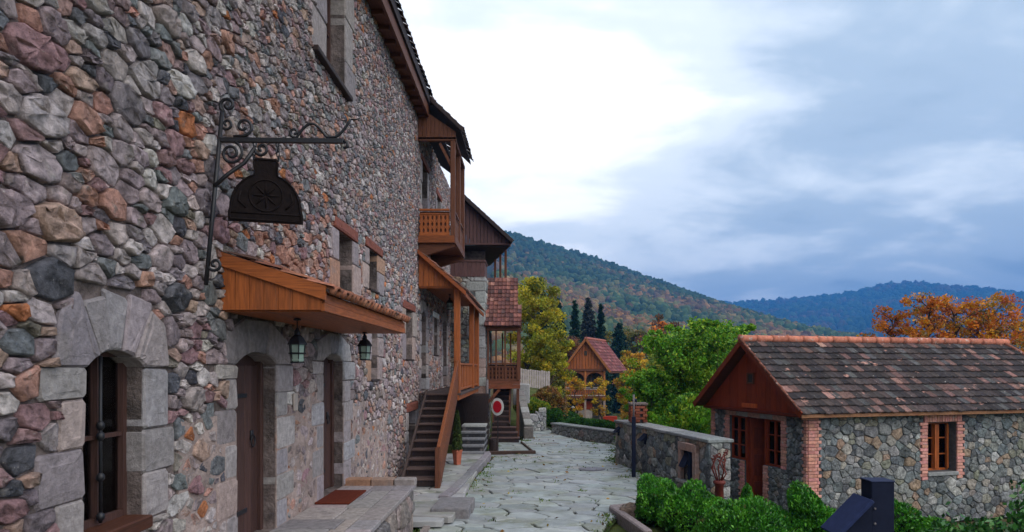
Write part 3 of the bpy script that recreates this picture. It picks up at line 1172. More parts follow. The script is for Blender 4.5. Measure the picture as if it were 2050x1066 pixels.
# ---- raised pavement beside the stairs
pave = strip('pavement', [10.6, 12.5, 15, 17, 19.1], lambda y: -2.7, lambda y: street_left(y) - .20, STREET_Z + .075, 'joint')
paving(pave, -2.68, -1.2, 10.65, 19.1, STREET_Z + .075, lambda x, y: x < street_left(y) - .25, .42, .22, 12, 60, 'paving_slab', pal=[((.30, .29, .29), 5), ((.34, .33, .325), 4), ((.26, .255, .26), 3)])
rk = random.Random(5)
y = 12.55
while y < 19.2:                                            # kerb stones
    ln = rk.uniform(.55, 1.0)
    y2 = min(19.25, y + ln)
    a = Vector((street_left(y) - .115, y + .008, STREET_Z + .06)); b = Vector((street_left(y2) - .115, y2 - .008, STREET_Z + .06))
    mb = MB(); mb.beam(a, b, .19 + rk.uniform(-.015, .015), .20 + rk.uniform(-.01, .015), bev=.018)
    mb.build('kerb_stone', 'block', pave, color=pick([((.25, .235, .25), 1), ((.21, .20, .215), 1)], rk))
    y = y2
# mounting block at the foot of the stairs
sb = thing('stone_step_block', 'long low grey stone step block at the foot of the wooden staircase', 'stone step', (-1.3, 11.75, STREET_Z))
for (ya, yb) in ((11.3, 11.78), (11.79, 12.3)):
    mb = MB(); mb.obox((-1.30 + .02 * (ya > 11.5), (ya + yb) / 2, STREET_Z + .075), (.31, 0, 0), (0, (yb - ya) / 2, 0), (0, 0, .105), .016)
    mb.build('step_slab', 'block', sb, color=(.20, .19, .20))
# stone curbs before the terrace foot
tag(MB().box(-1.62, -1.52, 9.2, 11.9, -2.62, -2.405).build('kerb_strip', 'block', color=(.24, .20, .185)), 'low stone kerb strip at the foot of the terrace wall', 'kerb', kind='structure')

# ---- terrace in front of the doors
terr = MB().box(-2.80, -1.78, 1.5, 10.52, -2.7, -1.785).build('terrace', 'mortar')
terr['kind'] = 'structure'
rt = random.Random(9)
y = 4.2
while y < 10.5:
    y2 = min(10.52, y + rt.uniform(.42, .75))
    x = -2.77
    for xx in (rt.uniform(-2.35, -2.1), -1.98, -1.70):
        if xx - x < .12:
            continue
        mb = MB(); mb.obox(((x + xx) / 2, (y + y2) / 2, -1.765 + rt.uniform(-.004, .004)), ((xx - x) / 2 - .006, 0, 0), (0, (y2 - y) / 2 - .006, 0), (0, 0, .03), .008)
        mb.build('paving_slab', 'block', terr, color=pick([((.36, .31, .30), 3), ((.30, .27, .275), 3), ((.40, .33, .31), 1)], rt))
        x = xx
    y = y2
# terrace side and end: rough coursed stones, battered outwards
fr_t = Frame((-1.78, 1.5, -2.7), (1, 0, 0))
rubble(terr, fr_t, 9.02, .90, [], .26, .12, 1.5, [((.26, .215, .205), 4), ((.32, .26, .24), 3), ((.20, .18, .18), 3)], .07, .012, 21, 60, flat=None)
fr_t2 = Frame((-1.78, 10.52, -2.7), (0, 1, 0))
rubble(terr, fr_t2, 1.0, .90, [], .2, .1, 1.4, PAL_WALL, .05, .012, 22, 20)
# raised back rim of the terrace
for xa, xb, c in ((-2.74, -2.36, (.36, .20, .13)), (-2.35, -2.02, (.33, .22, .17)), (-2.01, -1.70, (.30, .26, .25))):
    mb = MB(); mb.obox(((xa + xb) / 2, 10.42, -1.70), ((xb - xa) / 2, 0, 0), (0, .11, 0), (0, 0, .06), .015)
    mb.build('rim_stone', 'block', terr, color=c)

# ================================================================== MAIN STONE BUILDING
bld = thing('stone_building', 'long three storey rubble stone building with arched doors and dark eaves', 'building', (-2.75, 13, -2.6))
WX = -2.75
Y0, Y1, ZB, ZT = 2.2, 24.0, -2.7, 6.16
fr = Frame((WX, Y0, ZB), (1, 0, 0))        # u = Y - Y0, v = Z - ZB


class Off:
    """the same wall plane addressed by world Y and Z"""
    def __init__(s, x):
        s.f = Frame((x, 0, 0), (1, 0, 0)); s.N = s.f.N; s.U = s.f.U; s.V = s.f.V

    def p(s, u, v, d=0.0):
        return s.f.p(u, v, d)

    def arr(s, a):
        return s.f.arr(a)

    def box(s, *a, **k):
        return s.f.box(*a, **k)


fw = Off(WX)
H = []; OPEN = []


def opening(*a, **k):
    h, o = surround(bld, fw, *a, **k)
    H.extend(h); OPEN.append(o)


TER = -1.735
opening(4.31, 4.96, -1.08, 0.0, .12, (.26, .44), (.32, .46), .42, 31, hgt=(.22, .34), nv=5)                 # near arched window
opening(6.53, 7.55, TER, .03, .13, (.24, .42), (.34, .56), .36, 32, nv=3, hgt=(.26, .38))                     # first door
opening(9.28, 10.27, TER, .09, .11, (.30, .52), (.40, .62), .34, 33, nv=3, hgt=(.26, .38))                    # second door
LW = (.16, 'red_lintel')
PINK = [((.40, .30, .27), 5), ((.36, .29, .28), 5), ((.33, .28, .29), 4), ((.42, .25, .18), 2)]
opening(10.03, 10.81, 1.06, 1.97, 0, (.34, .46), (.34, .46), 0, 34, lintel=LW, pal=PINK, hgt=(.35, .55))
opening(11.88, 12.58, 1.33, 2.03, 0, (.30, .44), (.5, .62), 0, 35, lintel=LW, pal=PINK, hgt=(.3, .45))
opening(12.03, 12.60, -.23, .84, 0, (.34, .42), (.34, .46), 0, 36, lintel=(.14, 'block'), pal=PINK, hgt=(.35, .55))
opening(15.40, 16.35, .17, 1.31, 0, (.40, .5), (.42, .55), 0, 37, lintel=LW, pal=PINK, hgt=(.35, .6))
opening(9.43, 10.38, 4.05, 5.75, 0, (.52, .66), (.42, .6), 0, 38, lintel=LW, pal=[((.29, .25, .26), 1), ((.33, .29, .28), 1)], hgt=(.45, .7))
opening(17.62, 18.50, -.58, 1.36, .12, (.3, .4), (.3, .45), .3, 39, nv=3)
opening(19.95, 20.75, .35, 1.45, 0, (.3, .4), (.3, .4), 0, 40, lintel=(.16, 'block'))
opening(22.0, 23.1, -.58, 1.40, .12, (.3, .4), (.3, .4), .3, 41, nv=3)
opening(17.75, 18.75, 3.14, 5.25, 0, (.25, .35), (.25, .35), 0, 42, lintel=LW, hgt=(.4, .6))
opening(20.6, 21.4, 3.6, 5.1, 0, (.25, .35), (.25, .35), 0, 43, lintel=LW, hgt=(.4, .6))
opening(15.75, 16.75, -2.3, -1.0, 0, (.3, .4), (.3, .4), 0, 44, lintel=(.2, 'red_lintel'))

slab_holes(fw, Y0, Y1, ZB, ZT, OPEN, -.006, -.5, 'wall', 'mortar', bld)
M['mortar_coat'] = mat('smeared_mortar', (.40, .305, .275), 0.95, 5, 0.35, 0.9, 14, 0.05, 0.1, blot=(.27, .22, .205), bl_scale=1.8, bl_range=(.45, .7), bl2=(.46, .25, .17), bl2_scale=2.6, bl2_range=(.62, .72))
for (a, b, c, d) in ((5.45, 8.2, ZB, -.42), (8.2, 9.2, ZB, -.20), (9.2, 11.6, ZB, -.55), (11.6, 13.4, ZB, -.95)):
    slab_holes(fw, a, b, c, d, [o for o in OPEN if o[0] < b and o[1] > a], .011, -.01, 'mortar_coat', 'mortar_coat', bld)
HL = [(a - Y0, b - Y0, c - ZB, d - ZB) for a, b, c, d in H]
# sockets left free where the porch, the balcony and the canopy meet the wall need no stones cut: they butt against it


def flat_main(u, v):
    yy, zz = u + Y0, v + ZB
    k = sst(-.75, -.15, zz) if yy > 5.2 else 1.0
    k = max(.48, k)
    if zz > .3 and yy > 9:
        k *= .8
    if yy < 8:
        k *= 1 + .35 * (1 - sst(5, 8, yy))
    return k


def col_main(c, u, v, rnd):
    yy, zz = u + Y0, v + ZB
    if zz < .9 and yy > 7.5 and rnd.random() < .45:          # warmer, smeared with mortar low down
        return tuple(a * .45 + b * .55 for a, b in zip(c, (.33, .245, .215)))
    if zz > 2.0 and rnd.random() < .5:
        return tuple(a * .6 + b * .4 for a, b in zip(c, (.25, .245, .26)))
    if 0.2 < zz < 2.2 and 7 < yy < 13 and rnd.random() < .22:
        return (.40, .21, .16)
    return c


rubble(bld, fr, Y1 - Y0, ZT - ZB, HL, .25, .042, 1.6, PAL_WALL, .042, .010, 51, 300, flat=flat_main, rough=.42, tilt=.6, q=.115, detail_fn=lambda u, v: u < 8, colfn=col_main, skew=2.3,
       szfn=lambda u, v: (1 - .42 * sst(3.2, 5.5, v) * sst(1.5, 6, u)) * (1 - .14 * sst(5, 11, u)))

# the rest of the volume, so that the rooms are closed and dark
mb = MB()
mb.box(-11.0, -10.7, Y0, 31, ZB, ZT)
mb.box(-10.7, -3.25, Y0, Y0 + .3, ZB, ZT)
mb.box(-10.7, -3.25, 30.7, 31, ZB, ZT)
mb.build('rear_wall', 'mortar', bld)
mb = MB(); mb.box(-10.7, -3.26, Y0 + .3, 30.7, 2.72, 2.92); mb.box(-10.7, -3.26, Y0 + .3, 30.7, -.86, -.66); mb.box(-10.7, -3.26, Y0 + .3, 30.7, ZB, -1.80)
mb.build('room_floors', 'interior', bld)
# unseen screen added just behind the wall to keep each opening dark
MB().box(-4.3, -4.2, Y0 + .3, 30.7, ZB, ZT).build('dark_screen', 'interior', bld)

# ---- eaves and roof
mb = MB(); mb.box(-2.99, -2.50, 1.8, 17.05, 6.16, 6.20)
mb.build('eaves_soffit', 'brown_y', bld)
for k in range(28):
    yy = 2.1 + k * .55
    if yy < 17:
        MB().box(-2.86, -2.53, yy, yy + .09, 6.075, 6.158).build('rafter', 'brown_x', bld)
mb = MB(); mb.box(-2.50, -2.455, 1.8, 17.05, 6.10, 6.36)
mb.build('fascia_board', 'brown_y', bld)
mb = MB(); mb.box(-2.54, -2.41, 1.8, 17.0, 6.362, 6.56)
mb.build('gutter_board', 'dark_wood', bld)
S = Vector((-.80, 0, .60))
mb = MB(); mb.prism([(-2.45, 1.8, 6.565), (-6.9, 1.8, 9.90), (-6.9, 1.8, 9.82), (-2.45, 1.8, 6.485)], (0, 22.3, 0))
mb.prism([(-6.9, 1.8, 9.90), (-11.4, 1.8, 6.56), (-11.4, 1.8, 6.48), (-6.9, 1.8, 9.82)], (0, 22.3, 0))
mb.build('roof_deck', 'dark_wood', bld)
mb = MB(); mb.prism([(-2.76, Y0 + .01, 6.165), (-11, Y0 + .01, 6.165), (-6.9, Y0 + .01, 9.80)], (0, .25, 0))
mb.build('gable_wall', 'mortar', bld)
tiled_slope(bld, (-2.38, 1.8, 6.55), (0, 1, 0), S, 22.3, 5.5, .26, .30, [((.085, .06, .055), 4), ((.12, .07, .06), 2), ((.06, .05, .05), 3)], 'tile_dark', 61, 0)


# ---- doors and windows
def plank_door(y0, y1, zb, zt, d, seed, n=5, handle=True):
    rd = random.Random(seed)
    door = MB().box(WX + d - .06, WX + d - .03, y0 + .02, y1 - .02, zb + .01, zt).build('door', 'door_wood', bld)
    wd = (y1 - y0 - .16) / n
    for i in range(n):
        a = y0 + .08 + i * wd
        mb = MB(); mb.obox((WX + d - .015 + rd.uniform(-.003, .003), a + wd / 2, (zb + zt) / 2 - .05), (.015, 0, 0), (0, wd / 2 - .004, 0), (0, 0, (zt - zb) / 2 - .06), .004)
        mb.build('plank', 'door_wood', door, color=(rd.uniform(.8, 1.25),) * 3)
    for a in (y0 + .04, y1 - .04):
        mb = MB(); mb.obox((WX + d, a, (zb + zt) / 2), (.035, 0, 0), (0, .035, 0), (0, 0, (zt - zb) / 2), .005)
        mb.build('door_frame', 'door_wood', door)
    for z in (zb + .28, zt - .42):
        mb = MB(); mb.obox((WX + d + .006, y0 + .08 + (y1 - y0) * .28, z), (.006, 0, 0), (0, (y1 - y0) * .27, 0), (0, 0, .022), .003)
        mb.build('strap_hinge', 'iron', door)
    if handle:
        yc, zc = y1 - .26, zb + (zt - zb) * .52
        mb = MB(); mb.tube([(WX + d + .025, yc + .05 * math.cos(t), zc + .06 * math.sin(t)) for t in np.linspace(0, 6.283, 13)], .008, 5, cap=False)
        mb.obox((WX + d + .008, yc, zc + .06), (.01, 0, 0), (0, .03, 0), (0, 0, .05), .003)
        mb.build('ring_handle', 'iron', door, True)
    return door


plank_door(6.53, 7.55, TER, .14, -.16, 1)
plank_door(9.28, 10.27, TER, .18, -.16, 2)
plank_door(17.62, 18.50, -.58, 1.45, -.20, 3, 4)
plank_door(22.0, 23.1, -.58, 1.50, -.20, 4, 4)
plank_door(17.75, 18.75, 3.14, 5.22, -.2, 5, 4)
plank_door(15.75, 16.75, -2.3, -1.02, -.2, 6, 4, False)


def casement(y0, y1, zb, zt, d, m='door_wood', bars=0, mull=True):
    t = .045
    win = MB()
    win.box(WX + d - .03, WX + d + .03, y0, y0 + t, zb, zt); win.box(WX + d - .03, WX + d + .03, y1 - t, y1, zb, zt)
    win.box(WX + d - .028, WX + d + .028, y0 + t, y1 - t, zb, zb + t); win.box(WX + d - .028, WX + d + .028, y0 + t, y1 - t, zt - t, zt)
    win = win.build('window', m, bld)
    if mull:
        yc = (y0 + y1) / 2
        MB().box(WX + d - .02, WX + d + .035, yc - .022, yc + .022, zb + t, zt - t).build('mullion', m, win)
        zc = zb + (zt - zb) * .5
        for a, b in ((y0 + t, yc - .022), (yc + .022, y1 - t)):
            MB().box(WX + d - .015, WX + d + .022, a, b, zc - .014, zc + .014).build('glazing_bar', m, win)
    MB().box(WX + d - .014, WX + d - .008, y0 + t, y1 - t, zb + t, zt - t).build('pane', 'glass', win)
    return win


w1 = casement(4.31, 4.96, -1.04, .12, -.14)
mb = MB()
mb.tube([(WX - .075, 4.60, -1.02), (WX - .075, 4.60, .08)], .011, 6)
for z in (-.98, -.72, -.45, -.38):
    mb.lathe((WX - .075, 4.60, z), [(.012, -.03), (.026, -.012), (.026, .012), (.012, .03)], 8)
mb.build('iron_bar', 'iron', w1, True)
mb = MB(); mb.obox((WX - .05, 4.635, -1.085), (.125, 0, 0), (0, .335, 0), (0, 0, .045), .01)
mb.build('window_sill', 'brown_y', bld, color=(.55, .5, .5))
for a in ((10.03, 10.81, 1.06, 1.97), (11.88, 12.58, 1.33, 2.03), (12.03, 12.60, -.23, .84), (15.40, 16.35, .17, 1.31), (9.43, 10.38, 4.05, 5.75), (19.95, 20.75, .35, 1.45), (20.6, 21.4, 3.6, 5.1)):
    casement(*a, -.24)
    mb = MB(); mb.obox((WX - .09, (a[0] + a[1]) / 2, a[2] + .012), (.14, 0, 0), (0, (a[1] - a[0]) / 2 + .01, 0), (0, 0, .018), .005)
    mb.build('window_sill', 'dark_wood', bld)
# long dark sill under the upper window
mb = MB(); mb.obox((WX + .03, 9.62, 4.02), (.07, 0, 0), (0, .86, 0), (0, 0, .035), .008)
mb.build('window_sill', 'dark_wood', bld)

mb = MB(); fw.box(mb, 8.03, 8.15, -.50, -.29, .02, .05, .01)
mb.build('wall_plaque', 'plaster', bld)

# ---- canopy over the two doors
can = thing('door_canopy', 'orange wooden canopy with clay tile edge over the two arched doors', 'canopy', (-2.75, 8.2, .5))
CY0, CY1, CX = 6.20, 10.2, -1.85
mb = MB(); mb.box(WX + .02, CX, CY0 + .035, CY1, .50, .53)
mb.build('soffit', 'orange_y', can)
for yy, nm in ((CY0, 'end_panel'), (CY1 - .03, 'end_panel')):
    pan = None
    nb = 7
    for i in range(nb):
        xa = WX + .01 + (CX - WX - .01) * i / nb; xb = WX + .01 + (CX - WX - .01) * (i + 1) / nb
        za = 1.00 - (xa - WX) * .33; zb_ = 1.00 - (xb - WX) * .33
        mb = MB(); mb.prism([(xa + .002, yy, .515), (xb - .002, yy, .515), (xb - .002, yy, zb_), (xa + .002, yy, za)], (0, .03, 0))
        mb.build('board', 'orange_z', can, color=(rk.uniform(.85, 1.12),) * 3)
mb = MB(); mb.prism([(WX + .01, CY0 - .03, 1.03), (CX + .04, CY0 - .03, .725), (CX + .04, CY0 - .03, .60), (WX + .01, CY0 - .03, .905)], (0, .055, 0))
mb.build('verge_board', 'orange_x', can)
mb = MB(); mb.box(CX, CX + .03, CY0, CY1, .505, .575)
mb.build('fascia_board', 'orange_y', can)
mb = MB(); mb.box(CX - .005, CX + .022, CY0 + .03, CY1, .58, .66)
mb.build('upper_fascia', 'orange_y', can)
mb = MB(); mb.prism([(WX + .01, CY0, 1.04), (CX + .06, CY0, .70), (CX + .06, CY0, .67), (WX + .01, CY0, 1.01)], (0, CY1 - CY0, 0))
mb.build('deck', 'dark_wood', can)
Sc = Vector((-(CX + .06 - WX), 0, .34)).normalized()
tiled_slope(can, (CX + .10, CY0, .675), (0, 1, 0), Sc, CY1 - CY0, .98, .17, .245, [((.30, .12, .075), 5), ((.22, .09, .06), 4), ((.36, .17, .10), 2), ((.13, .07, .055), 2)], 'tile_red', 62, 100, lift=.03)
# rounded cover tile ends along the eave
for k in range(24):
    yy = CY0 + .085 + k * (CY1 - CY0 - .1) / 23.5
    mb = MB(); mb.tube([Vector((CX + .105, yy, .685)), Vector((CX + .105, yy, .685)) + Sc * .26], [.042, .036], 8)
    mb.build('cover_tile', 'tile_red', can, True, color=pick([((.34, .13, .075), 5), ((.25, .10, .06), 4), ((.40, .18, .11), 2)], rk))


# ---- lanterns
def lantern(loc, drop, label, s=1.0):
    t = thing('hanging_lantern', label, 'lantern', loc)
    x, y_, z = loc
    mb = MB(); mb.tube([(x, y_, z - .002), (x, y_, z - drop)], .008 * s, 6); mb.lathe((x, y_, z - .025), [(.045 * s, 0), (.045 * s, .012), (.02 * s, .024)], 10)
    mb.build('hanging_rod', 'iron', t, True)
    zt = z - drop
    mb = MB(); mb.lathe((x, y_, zt - .16 * s), [(.115 * s, 0), (.112 * s, .012), (.07 * s, .075), (.035 * s, .10), (.035 * s, .13), (.012 * s, .17)], 6)
    mb.build('lantern_cap', 'iron', t)
    mb = MB(); mb.lathe((x, y_, zt - .37 * s), [(.062 * s, 0), (.078 * s, .02), (.085 * s, .20)], 6)
    mb.build('lantern_glass', 'frost', t)
    for k in range(6):
        a = k * math.pi / 3
        ca, sa = math.cos(a), math.sin(a)
        mb = MB(); mb.tube([(x + .068 * s * ca, y_ + .068 * s * sa, zt - .37 * s), (x + .092 * s * ca, y_ + .092 * s * sa, zt - .16 * s)], .007 * s, 4)
        mb.build('cage_bar', 'iron', t)
    for zz, r in ((zt - .375 * s, .078), (zt - .27 * s, .098)):
        mb = MB(); mb.lathe((x, y_, zz), [(r * s, 0), (r * s + .006, .006), (r * s, .016)], 6)
        mb.build('cage_ring', 'iron', t)
    return t


lantern((-2.33, 7.0, .50), .13, 'black iron lantern hanging under the orange canopy by the nearer door', .86)
lantern((-2.30, 9.73, .50), .05, 'black iron lantern hanging at the canopy end past the doormat door', .92)

# ---- door mat
mt = MB(); mt.obox((-2.515, 9.34, -1.722), (.22, 0, 0), (0, .47, 0), (0, 0, .012), .006)
tag(mt.build('door_mat', 'mat_red'), 'rust red coir doormat lying on the terrace before the second door', 'doormat')


# ---- wrought iron bracket with hanging sign
def spiral(c, ax, ay, r0, turns, start, n=18, flip=1):
    c, ax, ay = Vector(c), Vector(ax), Vector(ay)
    return [c + (ax * math.cos(start + flip * turns * 6.283 * k / n) + ay * math.sin(start + flip * turns * 6.283 * k / n)) * r0 * (1 - .78 * k / n) for k in range(n + 1)]


br = thing('iron_sign_bracket', 'black wrought iron scroll bracket leaning out from the rubble wall', 'bracket', (-2.68, 5.8, .75))
X = Vector((1, 0, 0)); Z = Vector((0, 0, 1)); YV = Vector((0, 1, 0))


def pole(t):
    return Vector((WX + .10, 5.72 + .30 * t, .68 + 1.52 * t))


mb = MB(); mb.tube([pole(0), pole(.5), pole(1.0)], .019, 6)
mb.build('wall_post', 'iron', br, True)
mb = MB(); mb.tube([pole(1.0)] + [pole(1.0) + Z * .02 + X * .0] + [p for p in spiral(pole(1.0) + Vector((.05, 0, .06)), X, Z, .07, 1.1, 3.6, flip=-1)], .015, 6)
mb.tube(spiral(pole(.93) + Vector((.05, 0, .0)), X, Z, .055, 1.2, 3.2, flip=1), .012, 6)
mb.build('top_scroll', 'iron', br, True)
mb = MB(); mb.tube([pole(.10)] + spiral(pole(.10) + Vector((.06, 0, .02)), X, Z, .06, 1.2, 3.4, flip=1), .013, 6)
mb.build('bottom_scroll', 'iron', br, True)
ARM_Z = 1.945
A0 = pole((ARM_Z - .68) / 1.52)
A1 = Vector((-1.60, A0.y + .03, ARM_Z))
mb = MB(); mb.beam(A0, A1, .035, .042, bev=.004)
mb.build('arm', 'iron', br)
# brace from the post to the arm ending in scrolls
bp = [A0 + Vector((.0, -.10, -.42)), A0 + Vector((.10, -.05, -.30)), A0 + Vector((.22, -.02, -.20)), A0 + Vector((.30, 0, -.07))]
mb = MB(); mb.tube(bp, .017, 6); mb.tube(spiral(A0 + Vector((.36, 0, -.075)), X, Z, .065, 1.25, 2.9, flip=1), .013, 6)
mb.build('brace', 'iron', br, True)
mb = MB(); mb.tube(spiral(A0 + Vector((.105, -.01, -.115)), X, Z, .10, 1.7, 1.2, n=26, flip=-1), .013, 6)
mb.build('brace_scroll', 'iron', br, True)
mb = MB(); mb.tube([A0 + Vector((.12, 0, .03)), A0 + Vector((.20, 0, .035))] + spiral(A0 + Vector((.205, 0, .115)), X, Z, .08, 1.2, -1.57, flip=1), .013, 6)
mb.build('arm_scroll', 'iron', br, True)
wv = []
for k in range(26):
    t = k / 25
    wv.append(A1 + Vector((-.40 + .46 * t, 0, .035 + (.115 * math.sin(math.pi * t / .55) if t < .55 else 0) + (.0 if t < .7 else .15 * ((t - .7) / .3) ** 1.6))))
mb = MB(); mb.tube(spiral(A1 + Vector((-.42, 0, .075)), X, Z, .045, 1.1, -1.2, flip=-1)[::-1] + wv, .012, 6)
mb.tube([wv[-1], wv[-1] + Vector((.05, 0, .0)), wv[-1] + Vector((.08, 0, .012))], .007, 5)
mb.build('wave_scroll', 'iron', br, True)
mb = MB(); mb.tube([A1, A1 + Vector((.03, 0, -.01)), A1 + Vector((.035, 0, -.05)), A1 + Vector((.0, 0, -.06))], .014, 6)
mb.build('arm_hook', 'iron', br, True)

sg = thing('hanging_sign', 'dark carved dome shaped sign board hanging from the iron bracket', 'sign', (-2.28, 6.02, 1.25))
sa = math.radians(16)
SD = Vector((math.cos(sa), math.sin(sa), 0)); SN = Vector((math.sin(sa), -math.cos(sa), 0))
SCN = Vector((-2.26, A0.y + .02, 0))
prof = [(-.335, 1.245), (.335, 1.245), (.335, 1.32)]
prof += [(.325 * math.cos(a), 1.33 + .335 * math.sin(a) ** .9) for a in np.linspace(.05, 1.22, 10)]
prof += [(.105, 1.70), (.115, 1.755), (.095, 1.79), (-.095, 1.79), (-.115, 1.755), (-.105, 1.70)]
prof += [(-.325 * math.cos(a), 1.33 + .335 * math.sin(a) ** .9) for a in np.linspace(1.22, .05, 10)]
prof += [(-.335, 1.32)]
mb = MB(); mb.prism([SCN + SD * a * .9 + Z * b - SN * .02 for a, b in prof], SN * .04)
mb.build('board', 'sign', sg)
# raised rim and carved rosette
mb = MB()
pr2 = [SCN + SD * a * .85 + Z * (1.26 + (b - 1.245) * .95) + SN * .022 for a, b in prof]
mb.tube(pr2 + [pr2[0]], .009, 5, cap=False)
mb.build('rim', 'sign', sg, True)
mb = MB()
for k in range(8):
    a = k * math.pi / 4
    c0 = SCN + Z * 1.47 + SN * .022
    e = c0 + (SD * math.cos(a) + Z * math.sin(a)) * .11
    mb.tube([c0, (c0 + e) / 2, e], [.005, .011, .003], 6)
mb.tube([SCN + Z * 1.47 + SN * .02 + (SD * math.cos(t) + Z * math.sin(t)) * .135 for t in np.linspace(0, 6.283, 25)], .008, 5, cap=False)
for s in (-1, 1):
    mb.tube([SCN + SD * (s * .16) + Z * 1.36 + SN * .02, SCN + SD * (s * .22) + Z * 1.42 + SN * .02, SCN + SD * (s * .20) + Z * 1.50 + SN * .02], .010, 5)
mb.tube([SCN + SD * -.29 + Z * 1.315 + SN * .02, SCN + SD * .29 + Z * 1.315 + SN * .02], .008, 5)
mb.build('carving', 'sign', sg, True)
for s in (-1, 1):
    mb = MB()
    p0 = SCN + SD * (s * .10) + Z * 1.775; p1 = Vector((p0.x, A0.y + .02, ARM_Z - .01))
    for k in range(4):
        c = p0 + (p1 - p0) * (k + .5) / 4
        mb.tube([c + (X if k % 2 else YV) * .013 * math.cos(t) + Z * .026 * math.sin(t) for t in np.linspace(0, 6.283, 9)], .005, 4, cap=False)
    mb.build('chain', 'iron', sg, True)


# ================================================================== BALCONY, PORCH AND STAIRS OF THE STONE BUILDING
def carved_panel(parent, p, q, z0, z1, m_rail, m_x, cell=.10):
    """railing between two plan points: rails, upright slats and crossed fretwork"""
    p, q = Vector((*p, 0)), Vector((*q, 0))
    d = (q - p); L = d.length; d.normalize()
    for z, hh in ((z1 - .025, .05), (z0 + .03, .06), (z1 - .13, .03)):
        mb = MB(); mb.beam(p + Z * z, q + Z * z, .055, hh); mb.build('rail', m_rail, parent)
    mb = MB(); mb.beam(p + Z * (z0 + z1) * .5 - d.cross(Z) * .035, q + Z * (z0 + z1) * .5 - d.cross(Z) * .035, .008, z1 - z0 - .12, bev=0); mb.build('panel_board', m_rail, parent, color=(.32, .30, .32))
    n = max(2, round(L / cell)); cw = L / n
    za, zb_ = z0 + .06, z1 - .145
    for i in range(n):
        c = p + d * (i + .5) * cw
        mb = MB()
        mb.beam(c + Z * za, c + Z * zb_, .022, .055, up=d, bev=.003)
        k = 3; hh = (zb_ - za) / k
        for j in range(k):
            a, b = za + j * hh, za + (j + 1) * hh
            mb.beam(c - d * cw * .5 + Z * a, c + d * cw * .5 + Z * b, .016, .022, bev=.002)
            mb.beam(c - d * cw * .5 + Z * b, c + d * cw * .5 + Z * a, .020, .022, bev=.002)
        mb.build('fretwork_slat', m_x, parent)


def boards(parent, poly_fn, p, q, n, z_lo, th, N, m, rnd, name='board', jit=.12):
    """upright boards from plan point p to q; poly_fn(t) gives the upper end, z_lo(t) the lower end"""
    p, q, N = Vector((*p, 0)), Vector((*q, 0)), Vector(N)
    for i in range(n):
        a, b = i / n, (i + 1) / n
        pa, pb = p + (q - p) * (a + .004), p + (q - p) * (b - .004)
        la, lb = (z_lo(a), z_lo(b)) if callable(z_lo) else (z_lo, z_lo)
        ta, tb_ = poly_fn(a), poly_fn(b)
        if max(ta - la, tb_ - lb) < .02:
            continue
        poly = [pa + Z * la, pb + Z * lb, pb + Z * max(lb + .002, tb_), pa + Z * max(la + .002, ta)]
        mb = MB(); mb.prism(poly, N * (th + rnd.uniform(-.002, .002)))
        mb.build(name, m, parent, color=(1 + rnd.uniform(-jit, jit),) * 3)


rb = random.Random(17)
bal = thing('wooden_balcony', 'roofed brown balcony with fretwork railing high on the stone wall', 'balcony', (-2.3, 18.2, 3.0))
mb = MB(); mb.box(WX + .03, -1.86, 17.03, 19.5, 3.08, 3.19); mb.build('floor', 'brown_y', bal)
mb = MB(); mb.box(WX + .03, -1.84, 17.0, 17.06, 3.05, 3.22); mb.build('edge_beam', 'orange_x', bal, color=(.62, .62, .62))
mb = MB(); mb.box(-1.88, -1.82, 17.065, 19.5, 3.05, 3.22); mb.build('edge_beam', 'brown_y', bal)
mb = MB(); mb.prism([(WX + .03, 17.1, 3.075), (-1.95, 17.1, 3.075), (-1.82, 17.1, 2.98), (WX + .03, 17.1, 2.70)], (0, .16, 0)); mb.build('bracket', 'brown_x', bal)
mb = MB(); mb.prism([(WX + .03, 19.2, 3.075), (-1.95, 19.2, 3.075), (-1.82, 19.2, 2.98), (WX + .03, 19.2, 2.70)], (0, .16, 0)); mb.build('bracket', 'brown_x', bal)
carved_panel(bal, (WX + .05, 17.06), (-1.96, 17.06), 3.22, 3.88, 'orange_x', 'orange_z')
carved_panel(bal, (-1.87, 17.14), (-1.87, 19.4), 3.22, 3.88, 'brown_y', 'brown_z')
for yy in (17.07, 18.3, 19.42):
    mb = MB(); mb.obox((-1.88, yy, 4.37), (.06, 0, 0), (0, .06, 0), (0, 0, 1.16), .012); mb.build('post', 'brown_z', bal)
    if yy > 17.5 and yy < 19:
        continue
    mb = MB(); mb.beam((-1.88, yy, 4.85), (-2.2, yy, 5.48), .05, .07); mb.build('brace', 'brown_x', bal)
mb = MB(); mb.beam((-1.88, 17.2, 5.05), (-1.88, 17.6, 5.48), .05, .07); mb.build('brace', 'brown_y', bal)
mb = MB(); mb.box(WX + .03, -1.80, 17.0, 17.13, 5.53, 5.61); mb.build('beam', 'brown_x', bal)
mb = MB(); mb.box(-1.95, -1.81, 17.13, 19.5, 5.53, 5.61); mb.build('beam', 'brown_y', bal)
boards(bal, lambda t: 6.36 - .62 * t if t > .28 else 6.36 - .62 * .28 + (.28 - t) * .3, (WX + .03, 17.0), (-1.80, 17.0), 9, 5.56, -.03, (0, -1, 0), 'brown_z', rb)
bal_s = Vector((-.78, 0, .74)).normalized()
mb = MB(); mb.prism([(-1.66, 16.86, 5.76), (-2.52, 16.86, 6.58), (-2.52, 16.86, 6.51), (-1.66, 16.86, 5.69)], (0, 2.75, 0)); mb.build('roof_deck', 'dark_wood', bal)
tiled_slope(bal, (-1.62, 16.86, 5.745), (0, 1, 0), bal_s, 2.75, 1.18, .2, .24, [((.09, .065, .06), 4), ((.13, .085, .075), 3), ((.07, .055, .055), 3)], 'tile_dark', 63, 80)
